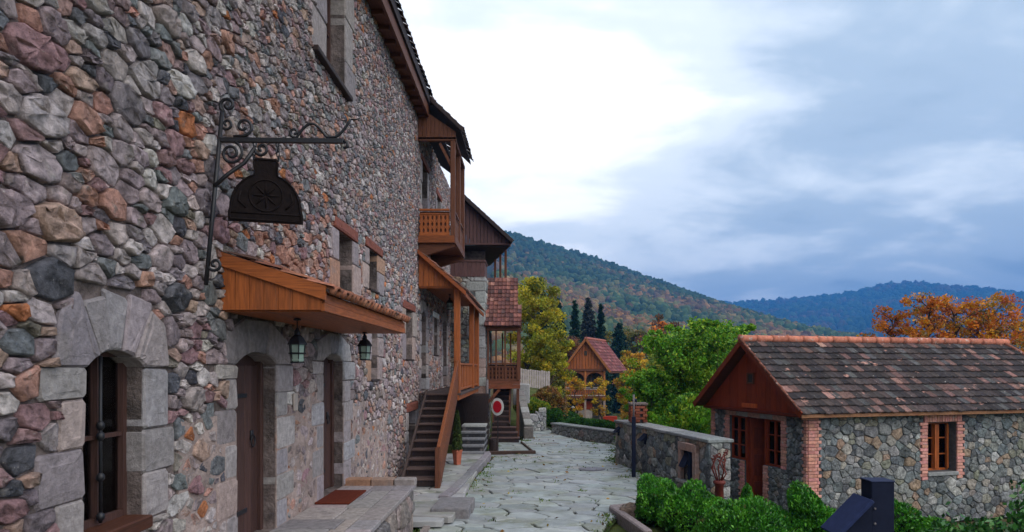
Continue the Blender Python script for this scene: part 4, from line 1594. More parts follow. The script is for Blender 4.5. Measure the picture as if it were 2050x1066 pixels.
mb = MB(); mb.prism([(-1.62, 16.82, 5.80), (-2.5, 16.82, 6.64), (-2.5, 16.82, 6.52), (-1.62, 16.82, 5.68)], (0, .03, 0)); mb.build('verge_board', 'dark_wood', bal)

# ---- porch over the upper doors
por = thing('wooden_porch', 'bright orange wooden porch with sloping tiled roof at the stair head', 'porch', (-2.2, 19.5, -.7))
PF = -.62
for i in range(9):
    xa = WX + .03 + i * .115
    MB().box(xa + .003, xa + .112, 17.1, 23.6, PF - .05, PF).build('floor_plank', 'step_wood', por, color=(rb.uniform(.85, 1.15),) * 3)
mb = MB(); mb.box(-1.84, -1.74, 17.1, 23.6, PF - .17, PF - .052); mb.build('floor_beam', 'orange_y', por)
for yy in (17.2, 21.45, 23.5):
    mb = MB(); mb.obox((-1.79, yy, .665), (.075, 0, 0), (0, .075, 0), (0, 0, 1.285), .012); mb.build('post', 'orange_z', por)
for (a, b) in ((17.28, 21.37), (21.53, 23.42)):
    mb = MB(); mb.beam((-1.79, a, .10), (-1.79, b, .10), .09, .05); mb.build('hand_rail', 'orange_y', por)
    mb = MB(); mb.beam((-1.79, a, -.54), (-1.79, b, -.54), .06, .06); mb.build('bottom_rail', 'orange_y', por)
    n = int((b - a) / .42)
    for i in range(n):
        yy = a + (b - a) * (i + .5) / n
        mb = MB(); mb.obox((-1.79, yy, -.215), (.018, 0, 0), (0, .09, 0), (0, 0, .29), .006); mb.build('baluster_board', 'orange_z', por, color=(rb.uniform(.85, 1.1),) * 3)
mb = MB(); mb.box(WX + .03, -1.70, 17.12, 17.26, 1.955, 2.06); mb.build('beam', 'orange_x', por)
mb = MB(); mb.box(-1.87, -1.71, 17.26, 23.6, 1.955, 2.06); mb.build('beam', 'orange_y', por)
boards(por, lambda t: 2.80 - t * .82, (WX + .03, 17.08), (-1.72, 17.08), 8, 1.99, .035, (0, 1, 0), 'orange_z', rb)
mb = MB(); mb.box(WX + .04, -1.75, 17.28, 23.5, 2.065, 2.09); mb.build('ceiling', 'orange_y', por, color=(.8, .8, .8))
ps = Vector((-1.15, 0, .96)).normalized()
mb = MB(); mb.prism([(-1.58, 16.95, 1.86), (WX + .03, 16.95, 2.84), (WX + .03, 16.95, 2.79), (-1.58, 16.95, 1.81)], (0, 6.65, 0)); mb.build('roof_deck', 'orange_y', por, color=(.6, .6, .6))
mb = MB(); mb.prism([(-1.55, 16.90, 1.86), (WX + .03, 16.90, 2.88), (WX + .03, 16.90, 2.77), (-1.55, 16.90, 1.75)], (0, .045, 0)); mb.build('verge_board', 'orange_x', por, color=(.8, .72, .7))
mb = MB(); mb.box(-1.585, -1.555, 16.95, 23.6, 1.73, 1.83); mb.build('fascia_board', 'orange_y', por)
tiled_slope(por, (-1.52, 16.93, 1.83), (0, 1, 0), ps, 6.6, 1.52, .2, .24, [((.20, .09, .06), 4), ((.13, .08, .065), 3), ((.28, .13, .09), 2)], 'tile_dark', 64, 90)
lantern((-2.25, 19.6, 2.06), .10, 'small dark lantern hanging from the orange porch ceiling', .9)

# ---- staircase up to the porch
st = thing('wooden_staircase', 'dark wooden staircase with orange plank side climbing to the orange porch', 'staircase', (-2.15, 14, STREET_Z))
NS = 11
SY0, SY1, SZ0, SZ1 = 13.75, 17.1, STREET_Z + .12, PF
for i in range(NS):
    f = (i + 1) / NS
    z = SZ0 + (SZ1 - SZ0) * f; ya = SY0 + (SY1 - SY0) * i / NS
    dy = (SY1 - SY0) / NS
    mb = MB(); mb.obox((-2.155, ya + dy / 2, z - .02), (.33, 0, 0), (0, dy / 2 + .02, 0), (0, 0, .02), .006); mb.build('tread', 'step_wood', st, color=(1.5, 1.45, 1.45))
    mb = MB(); mb.box(-2.47, -1.84, ya + .012, ya + .03, z - (SZ1 - SZ0) / NS + .002, z - .042); mb.build('riser', 'dark_wood', st)
for x, m_ in ((-2.51, 'step_wood'), (-1.80, 'brown_y')):
    mb = MB(); mb.beam((x, SY0 - .1, SZ0 - .02), (x, SY1 - .02, SZ1 - .02), .05, .26); mb.build('stringer', m_, st)
slope = (SZ1 - SZ0) / (SY1 - SY0)
for k in range(3):                                         # sloping plank side
    off = .24 + k * .235
    mb = MB(); mb.beam((-1.765, SY0 - .12, SZ0 + off - .06), (-1.765, SY1 - .0, SZ1 + off - .02), .03, .215, bev=.005)
    mb.build('side_plank', 'orange_y', st, color=(.40 + .06 * k, .40 + .06 * k, .48 + .06 * k))
mb = MB(); mb.beam((-1.78, SY0 - .16, SZ0 + .78), (-1.78, SY1 + .05, SZ1 + .80), .07, .045); mb.build('hand_rail', 'orange_y', st, color=(.6, .62, .7))
mb = MB(); mb.obox((-1.80, SY0 - .12, SZ0 + .26), (.05, 0, 0), (0, .05, 0), (0, 0, .52), .01); mb.build('newel_post', 'brown_z', st)

# ---- stone steps under the porch, lattice
ss = thing('stone_steps', 'dark stone steps with pale top slab rising under the orange porch', 'steps', (-1.6, 19.5, STREET_Z))
for i in range(5):
    z0_, z1_ = STREET_Z - .1, STREET_Z + .16 * (i + 1)
    ya = 18.95 + i * .30
    mb = MB(); mb.obox((-1.62, (ya + 20.9) / 2, z1_ - .03), (.35, 0, 0), (0, (20.9 - ya) / 2, 0), (0, 0, .03), .008)
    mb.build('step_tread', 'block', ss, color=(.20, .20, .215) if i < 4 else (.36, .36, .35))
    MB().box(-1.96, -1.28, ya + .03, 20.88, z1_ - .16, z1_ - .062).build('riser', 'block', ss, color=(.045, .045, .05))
lat = thing('lattice_screen', 'dark wooden lattice screen closing the space under the porch', 'lattice', (-1.5, 21.4, -1.65))
for i in range(15):
    x = -1.95 + i * .05
    for s in (-1, 1):
        mb = MB(); mb.beam((x - s * .0 , 21.45 + .014 * s, -1.66), (x + s * .30 - .15 * s, 21.45 + .014 * s, -.82), .012, .022, bev=0); mb.build('lattice_slat', 'dark_wood', lat)
MB().box(-2.0, -1.26, 21.42, 21.48, -.86, -.80).build('frame_rail', 'dark_wood', lat)
MB().box(-2.7, -1.3, 21.9, 21.96, -2.4, -.8).build('backing_board', 'dark_wood', lat)

# ---- potted shrub
pot = thing('potted_shrub', 'slim dark cypress in a square terracotta pot beside the staircase', 'potted plant', (-1.83, 17.2, STREET_Z + .11))
mb = MB(); mb.lathe((-1.76, 16.9, STREET_Z + .115), [(.085, 0), (.115, .30), (.128, .31), (.128, .36), (.105, .362), (.10, .33)], 4); mb.build('pot', 'pot', pot)
rs_ = np.random.default_rng(3)
n = 2600
tt = rs_.random(n); a_ = rs_.random(n) * 6.283
rr = (.125 * (1 - tt) ** .6 * (.45 + .55 * rs_.random(n))) + .012
Pp = np.column_stack([-1.76 + rr * np.cos(a_), 16.9 + rr * np.sin(a_), STREET_Z + .47 + tt * .95])
place('foliage', leaf_mesh('foliage', Pp, .05, np.column_stack([np.cos(a_) * .5, np.sin(a_) * .5, np.full(n, 1.6)]), leaf_cols(n, [((.03, .05, .012), 5), ((.05, .075, .018), 4), ((.09, .09, .03), 1)], rs_), rs_), 'needle', pot)
mb = MB(); mb.tube([(-1.76, 16.9, STREET_Z + .40), (-1.76, 16.9, STREET_Z + 1.3)], [.015, .005], 5); mb.build('stem', 'bark', pot)

# ================================================================== CORNER TOWER AND THE HOUSE BEHIND
tow = thing('stone_corner_tower', 'narrow stone tower with pale quoins and plum timber cap beyond the porch', 'tower', (-2.1, 24.5, -2.6))
TX0, TX1, TY = -2.78, -1.53, 24.02
frt = Frame((TX0, TY, -2.7), (0, -1, 0))                     # u = X - TX0
slab_holes(frt, 0, TX1 - TX0, 0, 5.85, [], -.012, -3.0, 'wall', 'mortar', tow)
rq = random.Random(23)
z = 0; hq = []; k = 0
while z < 5.8:
    hh = rq.uniform(.28, .42); hh = min(hh, 5.84 - z)
    wd = (.62 if k % 2 else .38) * rq.uniform(.9, 1.1)
    u1 = TX1 - TX0
    col = pick([((.36, .355, .35), 5), ((.40, .30, .27), 4), ((.30, .29, .30), 4), ((.34, .22, .18), 2)], rq) if z < 3.8 else pick([((.34, .35, .35), 1)], rq)
    block(tow, frt, rect(u1 - wd, u1, z + .004, z + hh - .004), -.4, .02, 'quoin_stone', col, rnd=rq)
    hq.append((u1 - wd, u1, z, z + hh)); z += hh; k += 1
rubble(tow, frt, TX1 - TX0, 5.84, hq, .16, .08, 1.3, PAL_GREY, .03, .010, 71, 120, rough=.4)
frs = Frame((TX1, TY, -2.7), (1, 0, 0))
rubble(tow, frs, 2.9, 5.84, [(0, .35, 0, 5.84)], .2, .09, 1.4, PAL_GREY, .03, .01, 72, 60)
boards(tow, lambda t: 3.64, (-2.74, 23.98), (-1.55, 23.98), 8, 3.13, .05, (0, 1, 0), 'plum_wood', rb)
mb = MB(); mb.box(-2.76, -1.52, 23.95, 25.2, 3.64, 3.70); mb.build('cap_board', 'plum_wood', tow)
mb = MB(); mb.box(-1.60, -1.55, 24.04, 25.2, 3.13, 3.64); mb.build('cap_side', 'plum_wood', tow)
# grey downpipe at the tower corner
mb = MB(); mb.tube([(-1.46, 23.86, -2.44), (-1.46, 23.86, -.4)], .045, 8)
mb.build('downpipe', 'grey_wood', tow, True)

# ---- upper timber house with the big plum gable
uh = thing('timber_upper_house', 'plum boarded upper house with jutting sloped roof behind the tower', 'house', (-2.5, 28, -2.6))
G0, G1 = (-2.78, 26.0), (-.78, 26.0)
boards(uh, lambda t: 6.55 - 1.86 * t, G0, G1, 15, 4.62, .05, (0, 1, 0), 'plum_wood', rb, jit=.16)
mb = MB(); mb.beam((-2.78, 25.985, 4.60), (-.74, 25.985, 4.60), .09, .07); mb.build('sill_beam', 'plum_wood', uh)
E0, E1 = Vector((-.75, 26.0, 4.62)), Vector((-1.80, 31.0, 4.62))
mb = MB(); mb.prism([(-2.78, 26.06, 4.565), (-.80, 26.06, 4.565), (-1.82, 31, 4.565), (-2.78, 31, 4.565)], (0, 0, -.05)); mb.build('soffit', 'dark_wood', uh)
mb = MB(); mb.beam(E0 + Z * -.03, E1 + Z * -.03, .06, .12); mb.build('eaves_beam', 'plum_wood', uh)
mb = MB()
pa, pb = Vector((-.66, 25.75, 4.66)), Vector((-1.74, 31.0, 4.66))
pc, pd = Vector((-2.9, 31.0, 6.05)), Vector((-2.9, 25.75, 6.72))
mb.prism([pa, pb, pc, pd], (0, 0, -.06)); mb.build('roof_deck', 'dark_wood', uh)
Su = (pd - pa).normalized()
tiled_slope(uh, pa + Vector((.05, 0, .0)), (-.20, .98, 0), Su, 5.0, 2.9, .22, .24, [((.10, .07, .065), 4), ((.14, .09, .08), 3), ((.075, .06, .06), 3)], 'tile_dark', 65, 80)
mb = MB(); mb.beam(pa + Vector((0, -.03, .02)), pd + Vector((0, -.03, .02)), .04, .13, bev=.004); mb.build('verge_board', 'dark_wood', uh)
for t in (.12, .36, .62):
    p = E0 + (E1 - E0) * t
    mb = MB(); mb.obox((p.x - .05, p.y, 3.85), (.045, 0, 0), (0, .045, 0), (0, 0, .68), .008); mb.build('post', 'brown_z', uh)
mb = MB(); mb.prism([(-1.72, 27.0, -2.7), (-2.78, 27.0, -2.7), (-2.78, 31, -2.7), (-2.0, 31, -2.7)], (0, 0, 7.2)); mb.build('wall', 'mortar', uh)
mb = MB(); mb.box(-1.68, -.95, 26.6, 30, 3.05, 3.17); mb.build('balcony_floor', 'brown_y', uh)

# ---- tiled oriel balcony beside the tower
tb = thing('tiled_oriel_balcony', 'small balcony under a steep red shingle roof projecting from the stone tower', 'balcony', (-.95, 25, -.6))
BX0, BX1, BY0, BY1 = -1.50, -.40, 24.15, 26.0
mb = MB(); mb.box(BX0, BX1 + .05, BY0 - .03, BY1, -.56, -.45); mb.build('floor', 'brown_x', tb, color=(1.3, 1.2, 1.2))
mb = MB(); mb.box(BX0, BX1 + .06, BY0 - .05, BY0 + .02, -.72, -.565); mb.build('floor_beam', 'brown_x', tb, color=(1.6, 1.35, 1.3))
carved_panel(tb, (BX0 + .02, BY0), (BX1, BY0), -.46, .17, 'brown_x', 'brown_z', .12)
carved_panel(tb, (BX1, BY0 + .05), (BX1, BY1), -.46, .17, 'brown_y', 'brown_z', .12)
for x, yy in ((BX0 + .05, BY0), (BX1, BY0), (BX1, BY1), (-1.02, BY1), (-.72, BY1), (BX0 + .05, BY1), (-.86, BY0), (-1.17, BY0)):
    r_ = .05 if x in (BX1,) else .028
    mb = MB(); mb.obox((x, yy, .43), (r_, 0, 0), (0, r_, 0), (0, 0, .86), .008); mb.build('post', 'brown_z', tb)
mb = MB(); mb.box(BX0, BX1 + .07, BY0 - .06, BY0 + .06, 1.29, 1.40); mb.build('plate_beam', 'brown_x', tb)
mb = MB(); mb.box(BX1 - .05, BX1 + .06, BY0 + .065, BY1, 1.29, 1.40); mb.build('plate_beam', 'brown_y', tb)
r00, r01 = Vector((-1.56, 23.92, 1.42)), Vector((-.31, 23.92, 1.42)); r10, r11 = Vector((-1.56, 25.5, 3.24)), Vector((-.56, 25.5, 3.24))
mb = MB(); mb.add([r00, r01, r11, r10, r00 + Vector((0, .08, 0)), r01 + Vector((0, .08, 0)), Vector((-.31, 27, 1.42)), Vector((-1.56, 27, 1.42)), Vector((-.56, 27, 3.24)), Vector((-1.56, 27, 3.24))],
                  [(0, 1, 2, 3), (1, 6, 8, 2), (3, 2, 8, 9), (0, 7, 6, 1)]); mb.build('roof_deck', 'brown_x', tb)
SHG = [((.17, .07, .06), 5), ((.12, .055, .05), 4), ((.24, .10, .08), 3), ((.30, .15, .12), 1), ((.09, .05, .05), 2)]
tiled_slope(tb, r00 + Vector((0, -.03, 0)), (1, 0, 0), (r10 - r00), 1.27, 2.41, .135, .2, SHG, 'tile_red', 66, 140, lift=.028, top_in=(0, .26))
for a, b in (((BX0 - .0, BY0 + .03, -1.25), (-1.05, BY0 + .03, -.74)),):
    mb = MB(); mb.beam(a, b, .08, .10); mb.build('brace', 'brown_x', tb, color=(1.5, 1.3, 1.2))
mb = MB(); mb.obox((BX1 - .02, BY0 + .04, -1.62), (.05, 0, 0), (0, .05, 0), (0, 0, .89), .008); mb.build('support_post', 'brown_z', tb)

# ---- timber stairs below the oriel
ts = thing('timber_stairs', 'weathered timber stairs with railing under the shingled balcony', 'staircase', (-.9, 23.4, STREET_Z))
for i in range(3):
    mb = MB(); mb.obox((-.82 - .03 * i, 23.15 + i * .3, STREET_Z + .135 + i * .15), (.48 - .035 * i, 0, 0), (0, .20, 0), (0, 0, .022), .006); mb.build('tread', 'step_wood', ts, color=(1.25, 1.1, 1.1))
    MB().box(-1.28, -.36 - .06 * i, 22.98 + i * .3, 23.02 + i * .3, STREET_Z + i * .15 - .03, STREET_Z + .112 + i * .15).build('riser', 'dark_wood', ts)
for i in range(8):
    z = STREET_Z + .6 + i * .165; yy = 24.05 + i * .27
    mb = MB(); mb.obox((-.98, yy, z), (.26, 0, 0), (0, .16, 0), (0, 0, .022), .006); mb.build('tread', 'step_wood', ts, color=(1.1, 1.0, 1.0))
    MB().box(-1.23, -.73, yy - .15, yy - .13, z - .165, z - .023).build('riser', 'dark_wood', ts)
for x in (-1.26, -.70):
    mb = MB(); mb.beam((x, 23.85, STREET_Z + .45), (x, 26.2, STREET_Z + .6 + 8 * .165), .05, .22); mb.build('stringer', 'dark_wood', ts)
    mb = MB(); mb.beam((x, 23.85, STREET_Z + 1.25), (x, 26.2, STREET_Z + 1.4 + 8 * .165), .05, .06); mb.build('hand_rail', 'brown_y', ts)
    for k in range(4):
        yy = 23.9 + k * .7; zz = STREET_Z + .5 + (yy - 23.85) * .6
        MB().box(x - .022, x + .022, yy - .022, yy + .022, zz - .1, zz + .85).build('rail_post', 'brown_z', ts)

ne = thing('no_entry_sign', 'round red sign with a broad white rim standing before the timber stairs', 'sign', (-1.06, 22.95, STREET_Z))
sc_ = Vector((-1.06, 22.85, -1.27)); n_ = Vector((math.sin(-.55), -math.cos(-.55), 0)); s_ = Vector((math.cos(-.55), math.sin(-.55), 0))
for r, off, m_, nm in ((.285, 0, 'white_paint', 'white_disc'), (.195, .014, 'red_paint', 'red_disc')):
    mb = MB(); mb.prism([sc_ + n_ * off + s_ * r * .86 * math.cos(t) + Z * r * math.sin(t) for t in np.linspace(0, 6.283, 29)[:-1]], n_ * .012)
    mb.build(nm, m_, ne)
mb = MB(); mb.tube([sc_ - n_ * .02 + Z * .2, Vector((sc_.x, sc_.y, STREET_Z)) - n_ * .02], .018, 6); mb.build('post', 'iron', ne)

bk = thing('slatted_wooden_tub', 'small dark slatted wooden tub by the foot of the timber stairs', 'tub', (-1.05, 20.6, STREET_Z))
for k in range(10):
    a = k * 2 * math.pi / 10
    c = Vector((-1.06 + .125 * math.cos(a), 20.5 + .125 * math.sin(a), STREET_Z + .19))
    mb = MB(); mb.obox(c, Vector((-math.sin(a), math.cos(a), 0)) * .036, Vector((math.cos(a), math.sin(a), 0)) * .012, (0, 0, .19), .004); mb.build('stave', 'dark_wood', bk)
mb = MB(); mb.lathe((-1.06, 20.5, STREET_Z + .30), [(.139, 0), (.143, .01), (.139, .03)], 12); mb.build('hoop', 'iron', bk)

mb = MB(); mb.beam((-1.22, 19.75, STREET_Z + .05), (.16, 19.95, STREET_Z + .045), .12, .10, bev=.015)
tag(mb.build('timber_edge_beam', 'dark_wood', color=(1.6, 1.4, 1.1)), 'long dark timber beam edging the paving before the timber stairs', 'timber beam')
mb = MB(); mb.beam((.12, 20.05, STREET_Z + .03), (-.28, 22.8, STREET_Z + .03), .06, .05, bev=.01)
tag(mb.build('edging_log', 'dark_wood', color=(1.8, 1.5, 1.1)), 'thin log edging running back from the long beam to the timber stairs', 'log')

# ================================================================== RETAINING WALLS
def free_wall(name, label, p, q, z0, z1, th, seed, rmax=.2, rmin=.09, pal=PAL_GREY, cope=True, nparts=150, z1b=None, cat='wall', group=None, holes=[], proud=.035):
    """free-standing rubble wall from plan point p to q (seen face on the left of p->q reversed), optional coping"""
    p, q = Vector((*p, 0)), Vector((*q, 0))
    d = (q - p).normalized(); N = Vector((d.y, -d.x, 0))          # so that Z x N = d
    L = (q - p).length
    z1b = z1 if z1b is None else z1b
    t = thing(name, label, cat, (p.x, p.y, z0))
    f = Frame((p.x, p.y, z0), N)
    mb = MB(); P = [f.p(0, 0, -.01), f.p(L, 0, -.01), f.p(L, z1b - z0, -.01), f.p(0, z1 - z0, -.01)]
    mb.prism(P, -N * (th - .02)); mb.build('wall_core', 'mortar_grey', t)
    top = lambda u: (z1 + (z1b - z1) * u / L) - z0
    hmax = max(z1, z1b) - z0
    rubble(t, f, L, hmax, holes, rmax, rmin, 1.25, pal, proud, .009, seed, nparts, inside=(lambda u, v: v < top(u) - .03) if z1b != z1 else None, rough=.35, q=.16)
    # end faces
    for (o, n2, hh) in ((f.p(L, 0, 0), d, z1b - z0), (f.p(0, 0, -th), -d, z1 - z0)):
        f2 = Frame(o, n2)
        rubble(t, f2, th, hh, [], rmax, rmin, 1.1, pal, proud * .8, .009, seed + 5, 20, rough=.3, q=.16)
    if cope:
        r_ = random.Random(seed); u = -.04
        while u < L:
            u2 = min(L + .04, u + r_.uniform(.5, .85))
            if L + .04 - u2 < .25:
                u2 = L + .04
            um = (u + u2) / 2
            mb = MB(); a = f.p(u + .004, top(min(L, max(0, u))) + .035, -th / 2); b = f.p(u2 - .004, top(min(L, max(0, u2))) + .035, -th / 2)
            mb.beam(a, b, th + .10 + r_.uniform(-.015, .015), .065, bev=.012)
            mb.build('coping_slab', 'block', t, color=pick([((.25, .255, .26), 3), ((.21, .21, .215), 2), ((.29, .285, .28), 2)], r_))
            u = u2
    return t, f, L


rw, frw, LRW = free_wall('roadside_stone_wall', 'waist high rubble wall with grey slab coping leading to the small house', (2.24, 18.2), (3.40, 13.2), STREET_Z - .15, -1.42, .42, 81, nparts=220, rmax=.22)
# brick panel in the wall and pillar beside it
pil = thing('brick_gate_pillar', 'short old red brick pillar with stone cap on the end of the roadside wall', 'pillar', (2.72, 17.3, -2.4))
rp = random.Random(31)
bm = MB(); bm.obox((0, 0, 0), (.115, 0, 0), (0, .055, 0), (0, 0, .030), .006)
me_brick = bm.mesh('brick'); me_brick.materials.append(M['old_brick'])
pcx, pcy = 2.66, 17.25
zz = -1.30
for k in range(6):
    for (dx, dy, a) in ((-.06, -.12, 0), (.18, -.06, 1.571), (.06, .18, 0), (-.12, .12, 1.571)) if k % 2 == 0 else ((.06, -.12, 0), (.18, .06, 1.571), (-.06, .18, 0), (-.12, 0 - .06, 1.571)):
        mw = Matrix.Translation((pcx + dx - .03, pcy + dy - .03, zz + k * .068)) @ Matrix.Rotation(a + rp.uniform(-.03, .03), 4, 'Z')
        v = rp.uniform(.7, 1.3)
        place('brick', me_brick, 'old_brick', pil, mw, (v, v * rp.uniform(.9, 1.05), v))
MB().box(pcx - .12, pcx + .12, pcy - .12, pcy + .12, -2.4, -.94).build('pillar_core', 'mortar_grey', pil)
mb = MB(); mb.obox((pcx, pcy, -.885), (.22, 0, 0), (0, .22, 0), (0, 0, .03), .015); mb.build('cap_stone', 'block', pil, color=(.17, .13, .12))

ip = thing('iron_post', 'tall dark iron post with small cross bars standing before the roadside wall', 'post', (2.36, 16.55, STREET_Z))
ix, iy = 2.335, 15.75
mb = MB(); mb.obox((ix, iy, -1.78), (.042, 0, 0), (0, .042, 0), (0, 0, .68), .006); mb.build('lower_post', 'navy', ip)
mb = MB(); mb.tube([(ix, iy, -1.1), (ix, iy, -.60)], .022, 8); mb.build('upper_post', 'grey_wood', ip, True)
for zz, l in ((-.70, .055), (-.80, .07)):
    mb = MB(); mb.tube([(ix - l * .3, iy, zz), (ix + l, iy, zz)], .010, 6); mb.build('cross_bar', 'grey_wood', ip, True)
mb = MB(); mb.obox((ix + .05, iy, -.74), (.022, 0, 0), (0, .02, 0), (0, 0, .035), .005); mb.build('lamp_head', 'navy', ip)


def wall_light(f, u, v, label, s=1.0):
    t = thing('wall_light', label, 'wall light', f.p(u, v, 0), 'wall lights along the roadside wall')
    mb = MB(); mb.prism([f.p(u - .11 * s, v + .02, .03), f.p(u - .11 * s, v + .16 * s, .03), f.p(u - .11 * s, v + .0, .20 * s)], f.U * .22 * s); mb.build('hood', 'navy', t)
    mb = MB(); f.box(mb, u - .05, u + .05, v - .09 * s, v + .02, .0, .05, .005); mb.build('back_plate', 'navy', t)


wall_light(frw, 2.05, .92, 'dark hooded wall light in the middle of the roadside wall')
wall_light(frw, .30, .95, 'dark hooded wall light at the brick pillar end of the roadside wall', .9)
# shallow niche near the house end, framed in reddish stone
nic = thing('wall_niche', 'reddish framed box niche with dark hood near the house end of the wall', 'niche', frw.p(4.4, .6, .06))
mb = MB()
frw.box(mb, 3.98, 4.10, .35, 1.10, .03, .12); frw.box(mb, 4.62, 4.76, .35, 1.10, .03, .12); frw.box(mb, 3.98, 4.76, .95, 1.10, .032, .124)
mb.build('niche_frame', 'block', nic, color=(.36, .22, .18))
mb = MB(); frw.box(mb, 4.10, 4.62, .35, .95, .028, .04, 0); mb.build('niche_dark_plate', 'iron', nic)  # black plate, the shade of the hollow is put into its colour
mb = MB(); frw.box(mb, 3.96, 4.78, .29, .35, .02, .17); mb.build('niche_sill', 'block', nic, color=(.30, .29, .28))
mb = MB(); mb.prism([frw.p(4.16, .74, .04), frw.p(4.16, .92, .04), frw.p(4.16, .62, .20)], frw.U * .26); mb.build('lamp_hood', 'navy', nic)
mb = MB(); frw.box(mb, 4.44, 4.52, .36, .92, .045, .13, .006); mb.build('lamp_post', 'navy', nic)

free_wall('low_planter_wall', 'low pale stone wall below the green hedge at the street end', (.82, 26.3), (2.9, 22.6), STREET_Z - .2, -2.13, .35, 83, rmax=.2, rmin=.1, pal=[((.30, .30, .30), 4), ((.37, .36, .35), 3), ((.24, .245, .25), 3), ((.33, .26, .24), 1)], nparts=80)
PALE = [((.36, .36, .36), 4), ((.42, .42, .41), 3), ((.30, .305, .31), 3)]
free_wall('sloping_flower_wall', 'pale stone wall with slanting top at the mouth of the street', (-.12, 26.9), (.62, 27.3), -2.6, -2.35, .3, 84, z1b=-1.55, rmax=.16, rmin=.08, pal=PALE, nparts=40, cope=False)
sw = thing('stair_side_wall', 'weathered stone parapet sloping down beside the timber stairs', 'wall', (-.5, 25, STREET_Z))
mb = MB(); mb.prism([(-.50, 27.6, -2.6), (-.50, 27.6, -.95), (-.16, 24.6, -2.05), (-.16, 24.6, -2.6)], (.22, .03, 0)); mb.build('parapet', 'block', sw, color=(.34, .335, .33))
for k in range(6):
    t0_, t1_ = k / 6, (k + 1) / 6
    a = Vector((-.39, 27.6, -.92)).lerp(Vector((-.05, 24.55, -2.02)), t0_ + .006); b = Vector((-.39, 27.6, -.92)).lerp(Vector((-.05, 24.55, -2.02)), t1_ - .006)
    mb = MB(); mb.beam(a, b, .30, .08, bev=.02); mb.build('coping_slab', 'block', sw, color=pick([((.24, .22, .21), 1), ((.34, .33, .32), 1)], rb))
mb = MB(); mb.obox((-.05, 24.45, -2.28), (.17, 0, 0), (0, .22, 0), (0, 0, .22), .03); mb.build('end_block', 'block', sw, color=(.17, .15, .14))
mb = MB(); mb.obox((-.35, 28.0, -1.05), (.34, 0, 0), (0, .25, 0), (0, 0, .42), .04)
tag(mb.build('stone_gate_pier', 'block', color=(.38, .37, .37)), 'pale stone block pier at the top of the sloping parapet', 'pier')
wf = thing('whitewashed_board_fence', 'pale upright board fence half hidden by yellow foliage', 'fence', (.2, 35, -1.1))
for k in range(14):
    x = -.55 + k * .115
    mb = MB(); mb.obox((x, 35 + rb.uniform(-.01, .01), -.48 + rb.uniform(-.03, .03) - k * .012), (.05, 0, 0), (0, .015, 0), (0, 0, .45), .01); mb.build('board', 'plaster', wf, color=(1.15, 1.15, 1.2))
MB().box(-.6, 1.0, 35.03, 35.06, -.4, -.34).build('fence_rail', 'plaster', wf)

# drain cover in the street
dc = thing('drain_cover', 'round iron drain cover set among the flagstones', 'drain cover', (1.5, 16.9, STREET_Z))
mb = MB(); mb.lathe((1.5, 16.9, STREET_Z - .01), [(.33, 0), (.33, .022), (.30, .026)], 24); mb.build('rim', 'iron', dc, color=(6, 5, 4.6))
mb = MB(); mb.lathe((1.5, 16.9, STREET_Z - .005), [(.275, 0), (.275, .026), (.1, .028)], 24); mb.build('lid', 'iron', dc, color=(9, 8, 7.5))

# ================================================================== SMALL STONE HOUSE
GX = Vector((-.282, .9594, 0)); LX = Vector((.9594, .282, 0))
C0 = Vector((5.56, 14.0, -3.3))
HW, HL_, HB, HT = 3.63, 7.9, -3.3, -.93
hs = thing('small_stone_house', 'small grey rubble house with pink brick trim and mottled dark tile roof', 'house', (5.56, 14.0, -3.3))
ff = Frame(C0 + GX * HW, -LX)          # gable front: u from the far corner to the near corner
fl = Frame(C0, -GX)                    # long side
HH = HT - HB
rh = random.Random(41)
t2u = lambda t: HW - t
vz = lambda z: z - HB
# openings on the front: window, door, window
F_OPEN = [(t2u(2.826), t2u(.845), vz(-2.14), vz(-1.12)), (t2u(2.205), t2u(1.477), vz(-3.3), vz(-2.14))]
L_OPEN = [(3.0, 3.78, vz(-2.22), vz(-1.165))]
slab_holes(ff, 0, HW, 0, HH, F_OPEN, -.012, -.35, 'wall', 'mortar_grey', hs)
slab_holes(fl, .36, HL_, 0, HH, L_OPEN, -.012, -.35, 'wall', 'mortar_grey', hs)
fb = Frame(C0 + GX * HW + LX * HL_, GX)
slab_holes(fb, 0, HL_ - .36, 0, HH, [], -.012, -.35, 'wall', 'mortar_grey', hs)
fe = Frame(C0 + LX * HL_, LX)
slab_holes(fe, .36, HW - .36, 0, HH, [], -.012, -.35, 'wall', 'mortar_grey', hs)
MB().prism([C0 + Vector((0, 0, .02)) + GX * .1 + LX * .1, C0 + Vector((0, 0, .02)) + GX * .1 + LX * 7.7, C0 + Vector((0, 0, .02)) + GX * 3.5 + LX * 7.7, C0 + Vector((0, 0, .02)) + GX * 3.5 + LX * .1], (0, 0, .05)).build('floor', 'interior', hs)
MB().prism([C0 + GX * .36 + LX * 1.6, C0 + GX * 3.27 + LX * 1.6, C0 + GX * 3.27 + LX * 1.7, C0 + GX * .36 + LX * 1.7], (0, 0, HH)).build('dark_screen', 'interior', hs)  # unseen dark screen behind the front openings

# brick trim: three brick lengths that share their meshes
BR = {}
for nm, ln in (('long', .215), ('mid', .16), ('short', .105)):
    bmx = MB(); bmx.obox((0, 0, 0), (ln / 2 - .004, 0, 0), (0, 0, .030), (0, .05, 0), .006)
    BR[nm] = bmx.mesh('brick'); BR[nm].materials.append(M['brick'])
LEN = {'long': .215, 'mid': .16, 'short': .105}


